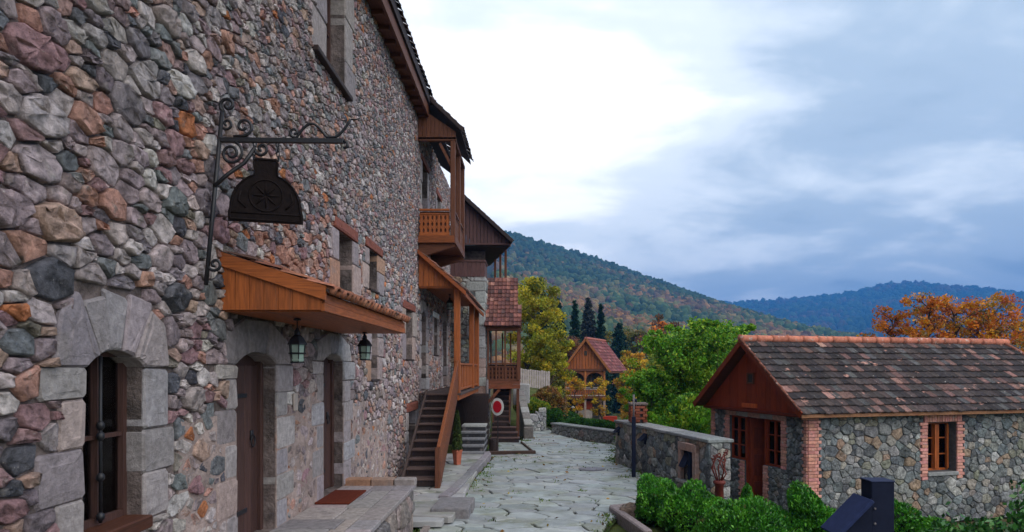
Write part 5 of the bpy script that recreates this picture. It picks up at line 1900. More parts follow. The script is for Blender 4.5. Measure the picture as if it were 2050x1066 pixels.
def lay(f, u, v, kind, d=.012, vert=False):
    rot = Matrix((f.U, -f.N, f.V)).transposed().to_4x4()
    if vert:
        rot = rot @ Matrix.Rotation(math.pi / 2, 4, 'Y')
    mw = Matrix.Translation(f.p(u, v, d - .04 + rh.uniform(-.004, .006))) @ rot @ Matrix.Rotation(rh.uniform(-.02, .02), 4, 'Y')
    v_ = rh.uniform(.78, 1.12)
    place('brick', BR[kind], 'brick', hs, mw, (v_, v_ * rh.uniform(.9, 1.08), v_ * rh.uniform(.9, 1.1)))


HF = []; HLg = []
BH = .068


def jamb(f, u, v0, v1, side, taken, near=True):
    """toothed brick jamb: outer end alternates, inner edge straight at u; side -1 = to the left"""
    v = v0; k = 0
    while v < v1 - .03:
        kinds = ['long'] if (k // 1) % 2 else ['mid']
        L = LEN[kinds[0]]
        lay(f, u + side * L / 2, v + BH / 2, kinds[0])
        v += BH; k += 1
    a, b = sorted((u, u + side * .19))
    taken.append((a, b, v0, v1))


# near corner quoins on both faces, far corner of the front
k = 0; v = 0
while v < HH - .03:
    kk = k % 2
    lay(ff, HW - LEN['mid' if kk else 'short'] / 2 - .0, v + BH / 2, 'mid' if kk else 'short')
    lay(fl, (LEN['long'] if not kk else LEN['mid']) / 2 + .0, v + BH / 2, 'long' if not kk else 'mid')
    if not kk:
        lay(fl, LEN['long'] + LEN['short'] / 2, v + BH / 2, 'short')
    else:
        lay(fl, LEN['mid'] + LEN['mid'] / 2 * .55, v + BH / 2, 'short')
    lay(ff, LEN['mid' if kk else 'long'] / 2, v + BH / 2, 'mid' if kk else 'long')
    v += BH; k += 1
HF += [(HW - .14, HW, 0, HH), (0, .19, 0, HH)]
HLg += [(0, .27, 0, HH)]
jamb(ff, t2u(2.826), vz(-2.14), vz(-1.12), -1, HF); jamb(ff, t2u(.845), vz(-2.14), vz(-1.12), 1, HF)
jamb(ff, t2u(2.205), vz(-3.3), vz(-2.14), -1, HF); jamb(ff, t2u(1.477), vz(-3.3), vz(-2.14), 1, HF)
jamb(fl, 3.0, vz(-2.38), vz(-1.165), -1, HLg); jamb(fl, 3.78, vz(-2.38), vz(-1.165), 1, HLg)
u = 3.0 - .10
while u < 3.86:
    lay(fl, u + .034, vz(-1.165) + .09, 'mid', vert=True); u += BH
HLg.append((2.88, 3.90, vz(-1.165), vz(-.99)))
# lintel over the front opening: pink and grey blocks in turn
u = t2u(2.826) - .16; kk = 0
while u < t2u(.845) + .14:
    u2 = min(t2u(.845) + .16, u + .46)
    block(hs, ff, rect(u + .004, u2 - .004, vz(-1.118), vz(-.965)), -.2, .02, 'lintel_stone', (.50, .30, .25) if kk % 2 == 0 else (.36, .355, .36), rnd=rh)
    u = u2; kk += 1
HF += [(t2u(2.826) - .16, t2u(.845) + .16, vz(-1.12), vz(-.96))]
mb = MB(); fl.box(mb, 2.98, 3.80, vz(-2.30), vz(-2.222), -.2, .05, .01); mb.build('window_sill', 'block', hs, color=(.30, .30, .30))
HLg.append((2.98, 3.80, vz(-2.31), vz(-2.2)))
HF += F_OPEN; HLg += L_OPEN
DARKG = [((.21, .21, .22), 8), ((.28, .28, .28), 6), ((.34, .33, .325), 5), ((.15, .15, .155), 4), ((.33, .27, .24), 2)]  # gable front stones, lightened to make up for the weak light there
rubble(hs, ff, HW, HH, HF, .16, .055, 1.15, DARKG, .03, .009, 91, 300, rough=.4, q=.10, tilt=.35, skew=2, smooth_share=.3)
rubble(hs, fl, HL_, HH, HLg, .235, .065, 1.2, PAL_GREY, .028, .009, 92, 300, rough=.4, q=.08, tilt=.35, skew=2, smooth_share=.3)

# joinery on the front: left window, open door, right window
def house_window(f, u0, u1, v0, v1, d, m, rows, cols_, name='window'):
    t = .045
    mb = MB()
    f.box(mb, u0, u0 + t, v0, v1, d - .03, d + .03, .004); f.box(mb, u1 - t, u1, v0, v1, d - .03, d + .03, .004)
    f.box(mb, u0 + t, u1 - t, v0, v0 + t, d - .028, d + .028, .004); f.box(mb, u0 + t, u1 - t, v1 - t, v1, d - .028, d + .028, .004)
    win = mb.build(name, m, hs)
    for c in range(1, cols_):
        uu = u0 + (u1 - u0) * c / cols_
        mb = MB(); w_ = .028 if c * 2 == cols_ else .014
        f.box(mb, uu - w_, uu + w_, v0 + t, v1 - t, d - .02, d + .036, .003); mb.build('mullion', m, win)
    for r in range(1, rows):
        vv = v0 + (v1 - v0) * r / rows
        mb = MB(); f.box(mb, u0 + t, u1 - t, vv - .012, vv + .012, d - .015, d + .024, .003); mb.build('glazing_bar', m, win)
    mb = MB(); f.box(mb, u0 + t, u1 - t, v0 + t, v1 - t, d - .012, d - .006, 0); mb.build('pane', 'glass', win)
    return win


house_window(ff, t2u(2.826), t2u(2.205) - .03, vz(-2.14), vz(-1.12), -.10, 'red_wood', 3, 2)
house_window(ff, t2u(1.477) + .03, t2u(.845), vz(-2.14), vz(-1.12), -.10, 'red_wood', 3, 2)
house_window(fl, 3.0, 3.78, vz(-2.22), vz(-1.165), -.24, 'win_orange', 3, 2)
for uu in (3.045, 3.39):
    mb = MB(); fl.box(mb, uu, uu + .33, vz(-2.18), vz(-1.21), -.20, -.165, .004)
mb = MB()
for a in (3.05, 3.37, 3.43, 3.70):
    fl.box(mb, a, a + .05, vz(-2.17), vz(-1.22), -.205, -.16, .004)
mb.build('casement_stile', 'win_orange', hs)
for a in (t2u(2.205) - .03, t2u(1.477) - .03):
    mb = MB(); ff.box(mb, a, a + .06, 0, vz(-1.12), -.14, -.05, .006); mb.build('door_post', 'red_wood', hs)
# the door leaf stands open into the room
hp = ff.p(t2u(2.205) + .04, 0, -.12); dd = (-ff.N * .92 + ff.U * .38).normalized()
leaf = MB(); leaf.obox(hp + dd * .33 + Z * 1.08, dd * .33, (0, 0, 1.06), dd.cross(Z) * .02, .005)
leaf = leaf.build('door', 'red_wood', hs)
for k in range(3):
    mb = MB(); mb.obox(hp + dd * .33 + Z * (.45 + k * .62) + dd.cross(Z) * .024, dd * .24, (0, 0, .24), dd.cross(Z) * .008, .004); mb.build('door_panel', 'red_wood', leaf, color=(.8, .8, .8))

# gable boards, vent, plate
GA = HW / 2
for i in range(22):
    a, b = -.16 + (HW + .32) * i / 22, -.16 + (HW + .32) * (i + 1) / 22
    top_ = lambda u: .50 - abs(u - GA) * .735
    if max(top_(a), top_(b)) < HT + .04:
        continue
    pts = [(a + .003, HT - .02), (b - .003, HT - .02), (b - .003, max(HT, top_(b))), (a + .003, max(HT, top_(a)))]
    if a < GA < b:
        pts.insert(3, (GA, top_(GA)))
    mb = MB(); mb.prism([ff.p(u_, z_ - HB, .075 + .004 * (i % 2)) for u_, z_ in pts], -ff.N * .06)
    mb.build('gable_board', 'red_wood', hs, color=(rh.uniform(.75, 1.2),) * 3)
mb = MB()
for (a, b, c, d_) in ((-.13, .13, .0, .035), (-.13, .13, .215, .25), (-.13, -.095, .036, .214), (.095, .13, .036, .214)):
    ff.box(mb, GA + a, GA + b, vz(-.36) + c, vz(-.36) + d_, .075, .12, .004)
mb.build('vent_frame', 'brown_z', hs)
mb = MB(); ff.box(mb, GA - .09, GA + .09, vz(-.325), vz(-.145), .08, .092, 0); mb.build('dark_vent_plate', 'interior', hs)  # dark plate paints the shaded hole of the vent
mb = MB(); ff.box(mb, GA - .32, GA + .25, vz(-.90), vz(-.80), .082, .12, .006); mb.build('name_plate', 'red_wood', hs, color=(2.0, 2.6, 2.6))
mb = MB(); ff.box(mb, -.18, HW + .18, vz(-1.0), vz(-.935), -.05, .13, .008); mb.build('gable_beam', 'red_wood', hs, color=(.55, .5, .5))

# roof
RZ, EZ, OV, OF = .60, -.905, .25, .34
PIT = Vector((0, 0, RZ - EZ))
RG = GX * GA
Efn = C0 * 1; Efn.z = EZ
E_near = Efn - GX * OV - LX * OF
S_near = (GX * (GA + OV) + Vector((0, 0, RZ - EZ)))
SL = S_near.length
E_far = Efn + GX * (HW + OV) - LX * OF
S_far = (-GX * (GA + OV) + Vector((0, 0, RZ - EZ)))
RLEN = HL_ + OF + .3
mb = MB(); th = Vector((0, 0, -.05))
for (E, S_) in ((E_near, S_near), (E_far, S_far)):
    mb.prism([E, E + LX * RLEN, E + S_ + LX * (RLEN - .85), E + S_], th)
mb.prism([E_near + LX * RLEN, E_far + LX * RLEN, E_near + S_near + LX * (RLEN - .85)], th)
mb.build('roof_deck', 'brown_x', hs)
TP = [((.040, .033, .034), 8), ((.055, .043, .042), 6), ((.075, .055, .052), 4), ((.15, .085, .075), 2), ((.40, .22, .18), .25), ((.24, .13, .11), .5), ((.09, .085, .085), 2)]
tiled_slope(hs, E_near - S_near.normalized() * .05 + Vector((0, 0, .0)), LX, S_near, RLEN, SL + .02, .175, .228, TP, 'tile_dark', 67, 300, lift=.036, top_in=(0, .85))
tiled_slope(hs, E_far - S_far.normalized() * .05, LX, S_far, RLEN, SL + .02, .205, .255, TP, 'tile_dark', 68, 0, lift=.036, top_in=(0, .85))
R0 = E_near + S_near + Vector((0, 0, .055))
nrt = 19
for k in range(nrt):
    a = R0 + LX * ((RLEN - .80) * k / nrt - .03); b = R0 + LX * ((RLEN - .80) * (k + 1) / nrt + .03)
    mb = MB(); mb.tube([a, a + (b - a) * .16, b], [.098, .086, .078], 10)
    mb.build('ridge_tile', 'terracotta', hs, True, color=(rh.uniform(.8, 1.25),) * 3)
mb = MB(); mb.beam(E_near + S_near + LX * (RLEN - .9) + Z * .03, E_near + LX * RLEN + Z * .05, .16, .08, bev=.02); mb.build('hip_tile', 'terracotta', hs, color=(.5, .5, .5))
mb = MB(); mb.beam(E_near - Z * .045, E_near + LX * RLEN - Z * .045, .03, .07, bev=.004); mb.build('eaves_board', 'orange_x', hs, color=(.9, 1.5, 3.0))
mb = MB(); mb.beam(E_near + GX * .12 - Z * .04 + LX * .1, E_near + GX * .12 + LX * RLEN - Z * .04, .16, .04, bev=.004); mb.build('eaves_soffit', 'brown_x', hs)
for (E, S_) in ((E_near, S_near), (E_far, S_far)):
    mb = MB(); mb.beam(E - LX * .01 + Z * -.02, E + S_ - LX * .01 + Z * -.02, .035, .13, bev=.005); mb.build('verge_board', 'red_wood', hs, color=(.75, .8, .8))
# verge tiles showing as a light stepped edge
for k in range(11):
    a = E_near + S_near * (k / 11) - LX * .03 + Z * .07; b = E_near + S_near * ((k + 1.1) / 11) - LX * .03 + Z * .05
    mb = MB(); mb.beam(a, b, .05, .05, bev=.012); mb.build('verge_tile', 'terracotta', hs, color=(rh.uniform(.28, .55),) * 3)

# ---- red iron stand between the wall and the house
rs2 = thing('red_branching_stand', 'rust red metal stand with curling branches at the end of the roadside wall', 'stand', (3.55, 13.2, -2.7))
rx_, ry_ = 3.52, 13.0
mb = MB(); mb.lathe((rx_, ry_, -2.75), [(.10, 0), (.085, .1), (.08, .58), (.115, .60), (.115, .64), (.09, .66)], 12); mb.build('column', 'rust_red', rs2, True)
for k in range(7):
    a = k * .9; l = .18 + .07 * (k % 3)
    pts = [Vector((rx_ + .05 * math.cos(a), ry_ + .05 * math.sin(a), -2.1)), Vector((rx_ + l * .7 * math.cos(a), ry_ + .1 * math.sin(a), -1.97 + .03 * k)), Vector((rx_ + l * .5 * math.cos(a + .6), ry_ + .1 * math.sin(a + .6), -1.75 + .03 * k))]
    pts += [p_ for p_ in spiral(pts[-1] + Vector((.03, 0, .03)), X, Z, .05, .9, 3.5, 10)]
    mb = MB(); mb.tube(pts, .013, 5); mb.build('branch', 'rust_red', rs2, True)
mb = MB(); mb.beam((3.7, 12.9, -2.72), (5.2, 13.3, -3.2), .12, .14, bev=.02)
tag(mb.build('path_kerb', 'block', color=(.36, .35, .34)), 'narrow pale kerb along the path before the small house', 'kerb')

# ================================================================== FAR HOUSE
fh = thing('gabled_house', 'far house with orange gable, red tiled roof and arched upper balcony', 'house', (4, 50, -4.5))
FY, FX0, FX1 = 50.0, 2.55, 5.35
fz = lambda py: (737 - py) * FY / 1400
wd_ = MB(); wd_.box(FX0 + .1, FX1 - .1, FY + .9, FY + 7, -5.0, -.25); wd_.build('wall', 'plaster', fh, color=(.55, .40, .34))
MB().box(FX0 + .75, FX0 + 1.95, FY + .55, FY + .88, -5.0, -2.4).build('white_wall_panel', 'plaster', fh)
MB().box(FX0 + .05, FX0 + .75, FY + .75, FY + .88, -5.0, -2.45).build('dark_door_panel', 'interior', fh)  # solid dark box, the shade of a door recess is its colour
MB().box(FX0 + 1.97, FX1 - .3, FY + .75, FY + .88, -5.0, -2.2).build('dark_arch_panel', 'interior', fh)  # solid dark box painting the shade under the arch
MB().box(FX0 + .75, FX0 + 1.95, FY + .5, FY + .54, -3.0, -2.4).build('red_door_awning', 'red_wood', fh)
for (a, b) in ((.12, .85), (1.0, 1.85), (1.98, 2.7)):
    MB().box(FX0 + a, FX0 + b, FY + .82, FY + .89, -1.75, -.45).build('dark_window_panel', 'interior', fh)  # dark panels paint the unlit openings behind the balcony
MB().box(FX0 - .05, FX1 + .05, FY - .1, FY + .9, -2.2, -2.0).build('balcony_floor', 'brown_x', fh)
carved_panel(fh, (FX0, FY - .05), (FX1, FY - .05), -2.0, -1.4, 'plaster', 'orange_z', .16)
for x in (FX0 + .03, FX0 + 1.4, FX1 - .03):
    mb = MB(); mb.obox((x, FY, -1.1), (.065, 0, 0), (0, .065, 0), (0, 0, .9), .01); mb.build('post', 'orange_z', fh, color=(1.3, 1.6, 1.8))
    mb = MB(); mb.obox((x, FY + .1, -3.6), (.08, 0, 0), (0, .08, 0), (0, 0, 1.4), .01); mb.build('lower_post', 'plaster', fh, color=(.8, .7, .65))
for x0_, x1_ in ((FX0 + .1, FX0 + 1.33), (FX0 + 1.47, FX1 - .1)):
    xc, hw_ = (x0_ + x1_) / 2, (x1_ - x0_) / 2
    pts = [(x0_, FY, -.22), (x0_, FY, -.9)] + [(xc - hw_ * math.cos(t), FY, -.85 + .52 * math.sin(t)) for t in np.linspace(.05, math.pi - .05, 11)] + [(x1_, FY, -.9), (x1_, FY, -.22)]
    mb = MB()
    for i in range(1, len(pts) - 2):
        a, b = Vector(pts[i]), Vector(pts[i + 1])
        mb.prism([a, b, Vector((b.x, FY, -.22)), Vector((a.x, FY, -.22))], (0, .05, 0)) if abs(b.x - a.x) > 1e-3 else None
    mb.build('arch_board', 'orange_z', fh, color=(.7, .7, .7))
mb = MB(); mb.box(FX0 - .15, FX1 + .12, FY - .12, FY + .05, -.22, -.06); mb.build('gable_beam', 'brown_x', fh)
boards(fh, lambda t: -.05 + 2.05 * (1 - abs(t - .5) * 2), (FX0 - .1, FY - .06), (FX1 + .1, FY - .06), 14, -.06, .06, (0, 1, 0), 'orange_z', rb, jit=.15)
mb = MB(); mb.obox((FX0 + 1.42, FY - .1, 1.05), (.1, 0, 0), (0, .02, 0), (0, 0, .16), .02); mb.build('vent', 'interior', fh)
rx0, rx1, rxc = FX0 - .35, FX1 + .35, (FX0 + FX1) / 2
RDG = Vector((.35, .936, 0))                                  # the ridge runs back to the right
for sx, xe, nm in ((1, rx1, 'right'), (-1, rx0, 'left')):
    e = Vector((xe, FY - .35, -.30)); top_p = Vector((rxc, FY - .35, 2.05))
    mb = MB(); mb.prism([e, e + RDG * 5.5, top_p + RDG * 5.5, top_p], (0, 0, -.08)); mb.build('roof_deck', 'brown_x', fh)
    tiled_slope(fh, e + Z * .02, RDG, (top_p - e), 5.5, (top_p - e).length, .3, .3, [((.25, .085, .085), 5), ((.20, .07, .075), 4), ((.32, .13, .12), 2), ((.15, .07, .07), 2)], 'tile_red', 69, 200 if sx > 0 else 0, lift=.04)
    mb = MB(); mb.beam(e + Vector((0, -.03, 0)), top_p + Vector((0, -.03, 0)), .06, .16); mb.build('verge_board', 'orange_x', fh, color=(.9, 1.1, 1.2))
mb = MB(); mb.tube([Vector((rxc, FY - .38, 2.1)), Vector((rxc, FY - .38, 2.1)) + RDG * 5.5], .11, 8); mb.build('ridge', 'terracotta', fh, color=(.7, .6, .7))
mb = MB(); mb.lathe((FX0 + .55, FY + .45, -2.95), [(.03, 0), (.12, .06), (.12, .14), (.03, .2)], 10); mb.build('globe_lamp', 'white_paint', fh)
mb = MB(); mb.obox((5.55, 48.6, -4.1), (.5, 0, 0), (0, .1, 0), (0, 0, .75), .02)
tag(mb.build('red_garden_gate', 'red_wood', color=(1.5, .9, 1.2)), 'dark red wooden gate beside the far gabled house', 'gate')

# ================================================================== NAVY INFORMATION STAND
ns = thing('navy_information_stand', 'navy steel information stand with slanted panel among the clipped shrubs', 'information stand', (2.33, 4.7, -1.78))
nx, ny = 2.335, 4.7
mb = MB(); mb.obox((nx, ny, -1.27), (.076, 0, 0), (0, .076, 0), (0, 0, .515), .005); mb.build('post', 'navy', ns)
mb = MB(); mb.obox((nx, ny, -.752), (.080, 0, 0), (0, .080, 0), (0, 0, .004), .002); mb.build('post_cap', 'navy', ns, color=(2.2, 2.2, 2.2))
pd_ = Vector((.70, 0, .714)); pn = Vector((-.714, 0, .70))
c_ = Vector((nx - .215, ny - .02, -.985))
mb = MB(); mb.obox(c_, pd_ * .165, (0, .13, 0), pn * .014, .004); mb.build('panel', 'navy', ns, color=(1.8, 2.0, 2.6))
mb = MB(); mb.prism([Vector((nx - .075, ny - .08, -.86)), c_ - pd_ * .15 - pn * .016 + Vector((0, -.06, 0)), Vector((nx - .075, ny - .08, -1.40))], (0, .012, 0)); mb.build('side_plate', 'navy', ns)
for zz in (-.93, -1.03):
    mb = MB(); mb.lathe((0, 0, 0), [(.008, 0), (.008, .004), (.005, .007)], 8)
    mb.v = [(nx - .055 + a, ny - .078 - c, zz + b) for a, b, c in mb.v]
    mb.build('bolt', 'grey_wood', ns)

# planter edge and rock
mb = MB(); mb.beam((1.42, 12.0, STREET_Z - .02), (1.72, 10.2, STREET_Z - .02), .14, .22, bev=.02)
tag(mb.build('planter_kerb', 'block', color=(.27, .22, .22)), 'stone kerb along the street edge of the shrub bed', 'kerb', kind='structure')
mb = MB(); mb.beam((1.40, 12.05, STREET_Z - .02), (2.2, 12.45, STREET_Z - .02), .14, .20, bev=.02)
tag(mb.build('planter_kerb', 'block', color=(.27, .22, .22)), 'stone kerb at the far end of the shrub bed', 'kerb', kind='structure')
Vr, Fr = stone_geom(np.array([(.2 * math.cos(a) * 1.3, .2 * math.sin(a)) for a in np.linspace(0, 6.283, 9)[:-1]]), np.random.default_rng(2), .0, .20, 2)
tag(place('garden_rock', raw_mesh('garden_rock', Vr + np.array([1.72, 11.65, STREET_Z - .05]), Fr, np.tile((.24, .17, .13), (len(Vr), 1)), True), 'stone'), 'brown rounded rock in the corner of the shrub bed', 'rock')

# ================================================================== PLANTS
BG = 'clipped shrubs in the foreground bed'
BL = ['small round clipped shrub at the street corner of the shrub bed', 'broad clipped shrub beside the corner shrub of the bed', 'small pointed shrub before the open house door', 'wide low clipped shrub below the house door', 'rounded clipped shrub before the pink brick house corner',
      'clipped shrub hidden behind the navy information stand', 'low clipped shrub filling the front of the bed', 'low clipped shrub right of the navy stand']
BS = [(2.05, 11.4, -2.62, .30, .30, .40), (2.50, 10.9, -2.75, .52, .40, .44), (3.42, 11.0, -2.95, .20, .22, .50), (3.55, 10.2, -2.80, .62, .42, .42), (4.10, 10.2, -2.85, .36, .36, .52), (5.05, 10.0, -2.9, .42, .4, .52), (2.95, 9.7, -2.66, .55, .4, .38), (5.75, 10.2, -3.0, .42, .36, .42)]
for k, (l, s) in enumerate(zip(BL, BS)):
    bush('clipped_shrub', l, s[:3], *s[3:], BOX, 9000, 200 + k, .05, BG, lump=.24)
# sprawling leafy plants at the right edge
BR_ = [((.03, .12, .018), 8), ((.055, .18, .03), 6), ((.02, .07, .015), 5), ((.12, .24, .06), 2)]
for k, (x, y_, rx_, rz_, l) in enumerate([(6.35, 9.0, .55, .55, 'loose leafy plant spreading below the house window'), (7.0, 9.3, .65, .75, 'tall leafy plant climbing before the house wall at the frame edge'), (5.6, 8.9, .5, .40, 'low leafy plant beside the navy information stand')]):
    rs_ = np.random.default_rng(300 + k)
    root = thing('leafy_plant', l, 'plant', (x, y_, -2.9))
    tbx = MB(); P = []
    for s in range(26):
        a = rs_.random() * 6.283; r = rx_ * rs_.random() ** .5
        tip = np.array([x + r * math.cos(a), y_ + r * math.sin(a) * .6, -2.9 + .5 + rz_ * (.5 + .75 * rs_.random())])
        lp = limb_pts((x + r * .3 * math.cos(a), y_ + r * .3 * math.sin(a), -2.95), tip, .08, rs_, 5)
        tbx.tube(lp, [.012, .009, .007, .005, .002], 4)
        for j in range(44):
            t_ = .25 + .75 * rs_.random() ** .7
            i = min(3, int(t_ * 4)); P.append(lp[i] * (1 - (t_ * 4 - i)) + lp[i + 1] * (t_ * 4 - i) + rs_.normal(size=3) * .055)
    tbx.build('stems', 'bark', root)
    P = np.array(P)
    place('foliage', leaf_mesh('foliage', P, .085, np.tile((0, -.5, .5), (len(P), 1)), leaf_cols(len(P), BR_, rs_, .3), rs_, .62), 'leaf_gloss', root)

# big green thicket behind the roadside wall
HZ = [(3.85, 20.6, 2.9, .9, 'tall bright green hazel thicket rising behind the brick pillar'), (4.55, 21.2, 3.85, 1.3, 'broad bright green hazel standing behind the roadside wall'), (5.35, 20.8, 4.2, 1.25, 'full green hazel pressed against the small house gable'),
      (6.2, 23.0, 4.2, 1.1, 'yellow green hazel reaching over the small house roof'), (5.4, 24.5, 4.2, 1.1, 'leafy green hazel further behind the brick pillar')]
for k, (x, y_, h, r, l) in enumerate(HZ):
    tree('hazel_bush', l, 'bush', (x, y_, -3.1), h, r, GREEN, 24000, .088, 400 + k, 'hazel thicket behind the roadside wall', base=.06, stems=7, clumps=120, spread=.25, trunk_r=.03)
# fill the foot of the thicket
for k, (x, y_, r) in enumerate([(3.3, 19.4, .62), (4.1, 18.6, .85), (4.7, 19.2, .8)]):
    bush('leafy_undergrowth', ['dark leafy undergrowth behind the pillar end of the wall', 'dark leafy undergrowth showing above the wall coping', 'dark leafy undergrowth beside the house gable'][k], (x, y_, -2.9), r, .7, 1.0, GREEN, 9000, 420 + k, .10, 'undergrowth behind the roadside wall', m='leaf', lump=.3, up=.3)

# hedge on the low wall, planter flowers
for k, (x, y_, rx_, rz_, l) in enumerate([(.95, 28.0, .45, .42, 'rounded dark green shrub at the street end'), (1.75, 27.2, .6, .26, 'low green hedge clump above the pale wall'), (2.75, 26.0, .75, .26, 'low green hedge above the pale wall by the brick pillar')]):
    bush('hedge_shrub', l, (x, y_, -2.45), rx_, .4, rz_, [((.03, .11, .015), 6), ((.06, .17, .02), 4), ((.02, .06, .012), 4)], 5000, 440 + k, .07, 'hedge at the street end', m='leaf')
bush('yellow_green_shrub', 'yellow green grassy shrub filling the planter above the sloping wall', (.12, 28.4, -2.0), .55, .6, .42, [((.16, .24, .02), 6), ((.28, .28, .02), 5), ((.10, .19, .02), 4)], 6000, 450, .09, m='leaf', up=1.4, lump=.25)
bush('russet_shrub', 'russet and gold shrub beside the sloping flower wall', (.75, 31.0, -2.2), .75, .6, .7, [((.26, .11, .03), 5), ((.30, .19, .03), 4), ((.12, .09, .03), 4)], 5000, 451, .10, m='leaf', lump=.35, up=.4)

# ---- trees behind the street
tree('yellow_tree', 'tall yellow green tree rising beside the shingled balcony', 'tree', (.2, 39, -1.6), 6.4, 1.45, YGREEN, 18000, .15, 501, base=.12, clumps=90, spread=.25)
tree('yellow_tree', 'lower yellow green tree before the dark conifers', 'tree', (1.0, 37, -2.2), 4.2, 1.0, YGREEN, 10000, .14, 502, base=.1, clumps=60)
tree('olive_tree', 'dull olive leafed tree left of the far gabled house', 'tree', (1.1, 43, -3.2), 4.2, 1.1, OLIVE, 12000, .15, 503, base=.06, clumps=70)
tree('russet_tree', 'bare looking russet tree above the olive tree', 'tree', (2.4, 55, -4.6), 6.9, 1.5, RUST, 9000, .15, 504, clumps=60)
tree('yellow_sapling', 'golden yellow sapling before the left arch of the far house', 'tree', (3.05, 46.5, -4.3), 3.7, .75, YELLOW, 1900, .13, 505, group='saplings before the far house', base=.3, clumps=40)
tree('yellow_sapling', 'golden orange sapling before the right arch of the far house', 'tree', (4.55, 46.0, -4.3), 3.7, .7, YELLOW, 1700, .13, 506, group='saplings before the far house', base=.3, clumps=40)
tree('gold_bush', 'gold and lime tree at the right of the far house', 'tree', (6.15, 42, -4.2), 4.2, .9, YELLOW + [((.20, .26, .02), 10)], 7000, .14, 507, base=.1, clumps=60)
tree('lime_bush', 'lime yellow bush between the far house roof and the hazels', 'tree', (8.2, 42, -4.2), 5.3, 1.4, [((.30, .30, .02), 4), ((.18, .26, .03), 6)], 10000, .15, 508, base=.1, clumps=60)
bush('garden_shrub', 'round dark green shrub before the far house porch', (2.1, 41, -4.1), .9, .8, .75, [((.03, .10, .015), 5), ((.05, .15, .02), 4)], 5000, 509, .1, m='leaf')
bush('garden_shrub', 'low green flower bed in front of the far house', (4.0, 43.5, -4.2), 1.6, .7, .55, [((.03, .11, .015), 5), ((.07, .17, .02), 4), ((.2, .2, .03), 1)], 6000, 510, .1, m='leaf')
CF = 'dark conifers behind the far house'
for k, (x, y_, h, r, pal, l) in enumerate([(2.9, 72, 12.6, 1.7, FIR, 'dark green conifer at the left of the group above the far house'), (4.5, 70, 12.2, 1.15, FIR, 'slim dark conifer second in the group above the far house'), (6.2, 74, 12.9, 1.9, FIRGREY, 'broad grey conifer in the group above the far house'),
                                           (7.3, 72, 12.0, 1.05, FIR, 'slim dark green conifer beside the broad grey one'), (1.35, 78, 15.4, 1.5, FIR, 'tall thin conifer behind the yellow green tree'), (10.7, 84, 10.8, 2.5, FIR, 'squat dark green conifer above the far house roof')]):
    conifer('conifer', l, (x, y_, -5.2), h, r, pal, 9500, 520 + k, CF, .42)
MT = [(13.6, 92, 11.5, 3.0, OLIVE, 'olive and gold tree on the valley floor left of the rust tree'), (16.9, 88, 12.2, 2.4, RUST + ORANGE[:1], 'rust red tree on the valley floor above the hazels'), (11.2, 76, 8.6, 1.6, YELLOW, 'gold tree behind the far house roof'), (19.5, 80, 9.6, 2.6, ORANGE[:3] + OLIVE, 'orange and olive tree behind the hazel tops'),
      (26, 95, 10.4, 3.0, OLIVE, 'olive tree further right on the valley floor'), (9.0, 95, 11.4, 2.6, OLIVE, 'dull gold tree between the conifers'), (33, 100, 10.2, 3.2, GREEN[:2] + OLIVE, 'green tree beyond the small house ridge'), (4.2, 62, 8.6, 1.5, RUST, 'brown tree between the slim conifers and the far house')]
for k, (x, y_, h, r, pal, l) in enumerate(MT):
    tree('valley_tree', l, 'tree', (x, y_, -6.6), h, r, pal, 7500, .32, 540 + k, 'autumn trees on the valley floor', base=.12, clumps=60, spread=.24)
OT = [(13.5, 26, 6.6, 1.15, 6000, 'small sparse orange tree above the middle of the small house ridge'), (14.9, 26.5, 6.7, 1.2, 6000, 'thin orange and lime tree second along the small house ridge'), (16.3, 27, 7.3, 1.45, 8500, 'tallest orange autumn tree behind the small house roof'),
      (17.9, 27, 6.9, 1.6, 11000, 'dense orange tree beyond the hip of the small house roof'), (18.4, 25, 5.6, 1.8, 16000, 'low orange tree at the roof hip')]
for k, (x, y_, h, r, n, l) in enumerate(OT):
    tree('orange_tree', l, 'tree', (x, y_, -4.0), h, r, ORANGE, n, .11, 560 + k, 'orange trees behind the small house', base=.2, clumps=110, spread=.17)
tree('dark_green_tree', 'dark green tree behind the orange trees', 'tree', (23.5, 31, -4.2), 6.6, 1.8, BOX, 9000, .14, 570, clumps=60)

# ---- fallen leaves and weeds in the joints
rs_ = np.random.default_rng(77)
LP = []
while len(LP) < 130:
    y_ = rs_.uniform(10.2, 26); a, b = street_left(y_), street_right(y_)
    x = a + (b - a) * (rs_.beta(.55, .55))
    LP.append((x, y_, STREET_Z + .012 + rs_.random() * .01))
LP = np.array(LP)
n = len(LP)
place('fallen_leaves', leaf_mesh('fallen_leaves', LP, .075, rs_.normal(size=(n, 3)) * np.array([2.5, 2.5, .15]) - np.array([0, 0, .3]), leaf_cols(n, [((.34, .20, .04), 5), ((.26, .12, .03), 4), ((.40, .30, .05), 3), ((.16, .10, .05), 4)], rs_), rs_, .6, 0), 'leaf')['kind'] = 'stuff'
WP = []
for k in range(150):
    y_ = rs_.uniform(10.3, 24); side = rs_.random()
    x = street_left(y_) + abs(rs_.normal()) * .12 if side < .45 else (street_right(y_) - abs(rs_.normal()) * .10 if side < .75 else rs_.uniform(street_left(y_), street_right(y_)))
    m_ = int(rs_.integers(8, 34))
    WP.append(np.array([x, y_, STREET_Z + .0]) + rs_.normal(size=(m_, 3)) * np.array([.06, .07, .012]))
WP = np.concatenate(WP); n = len(WP)
place('joint_weeds', leaf_mesh('joint_weeds', WP, .065, np.tile((0, 0, 2.0), (n, 1)), leaf_cols(n, [((.10, .20, .02), 5), ((.16, .22, .03), 4), ((.06, .12, .02), 4)], rs_), rs_, .3, 0), 'leaf')['kind'] = 'stuff'

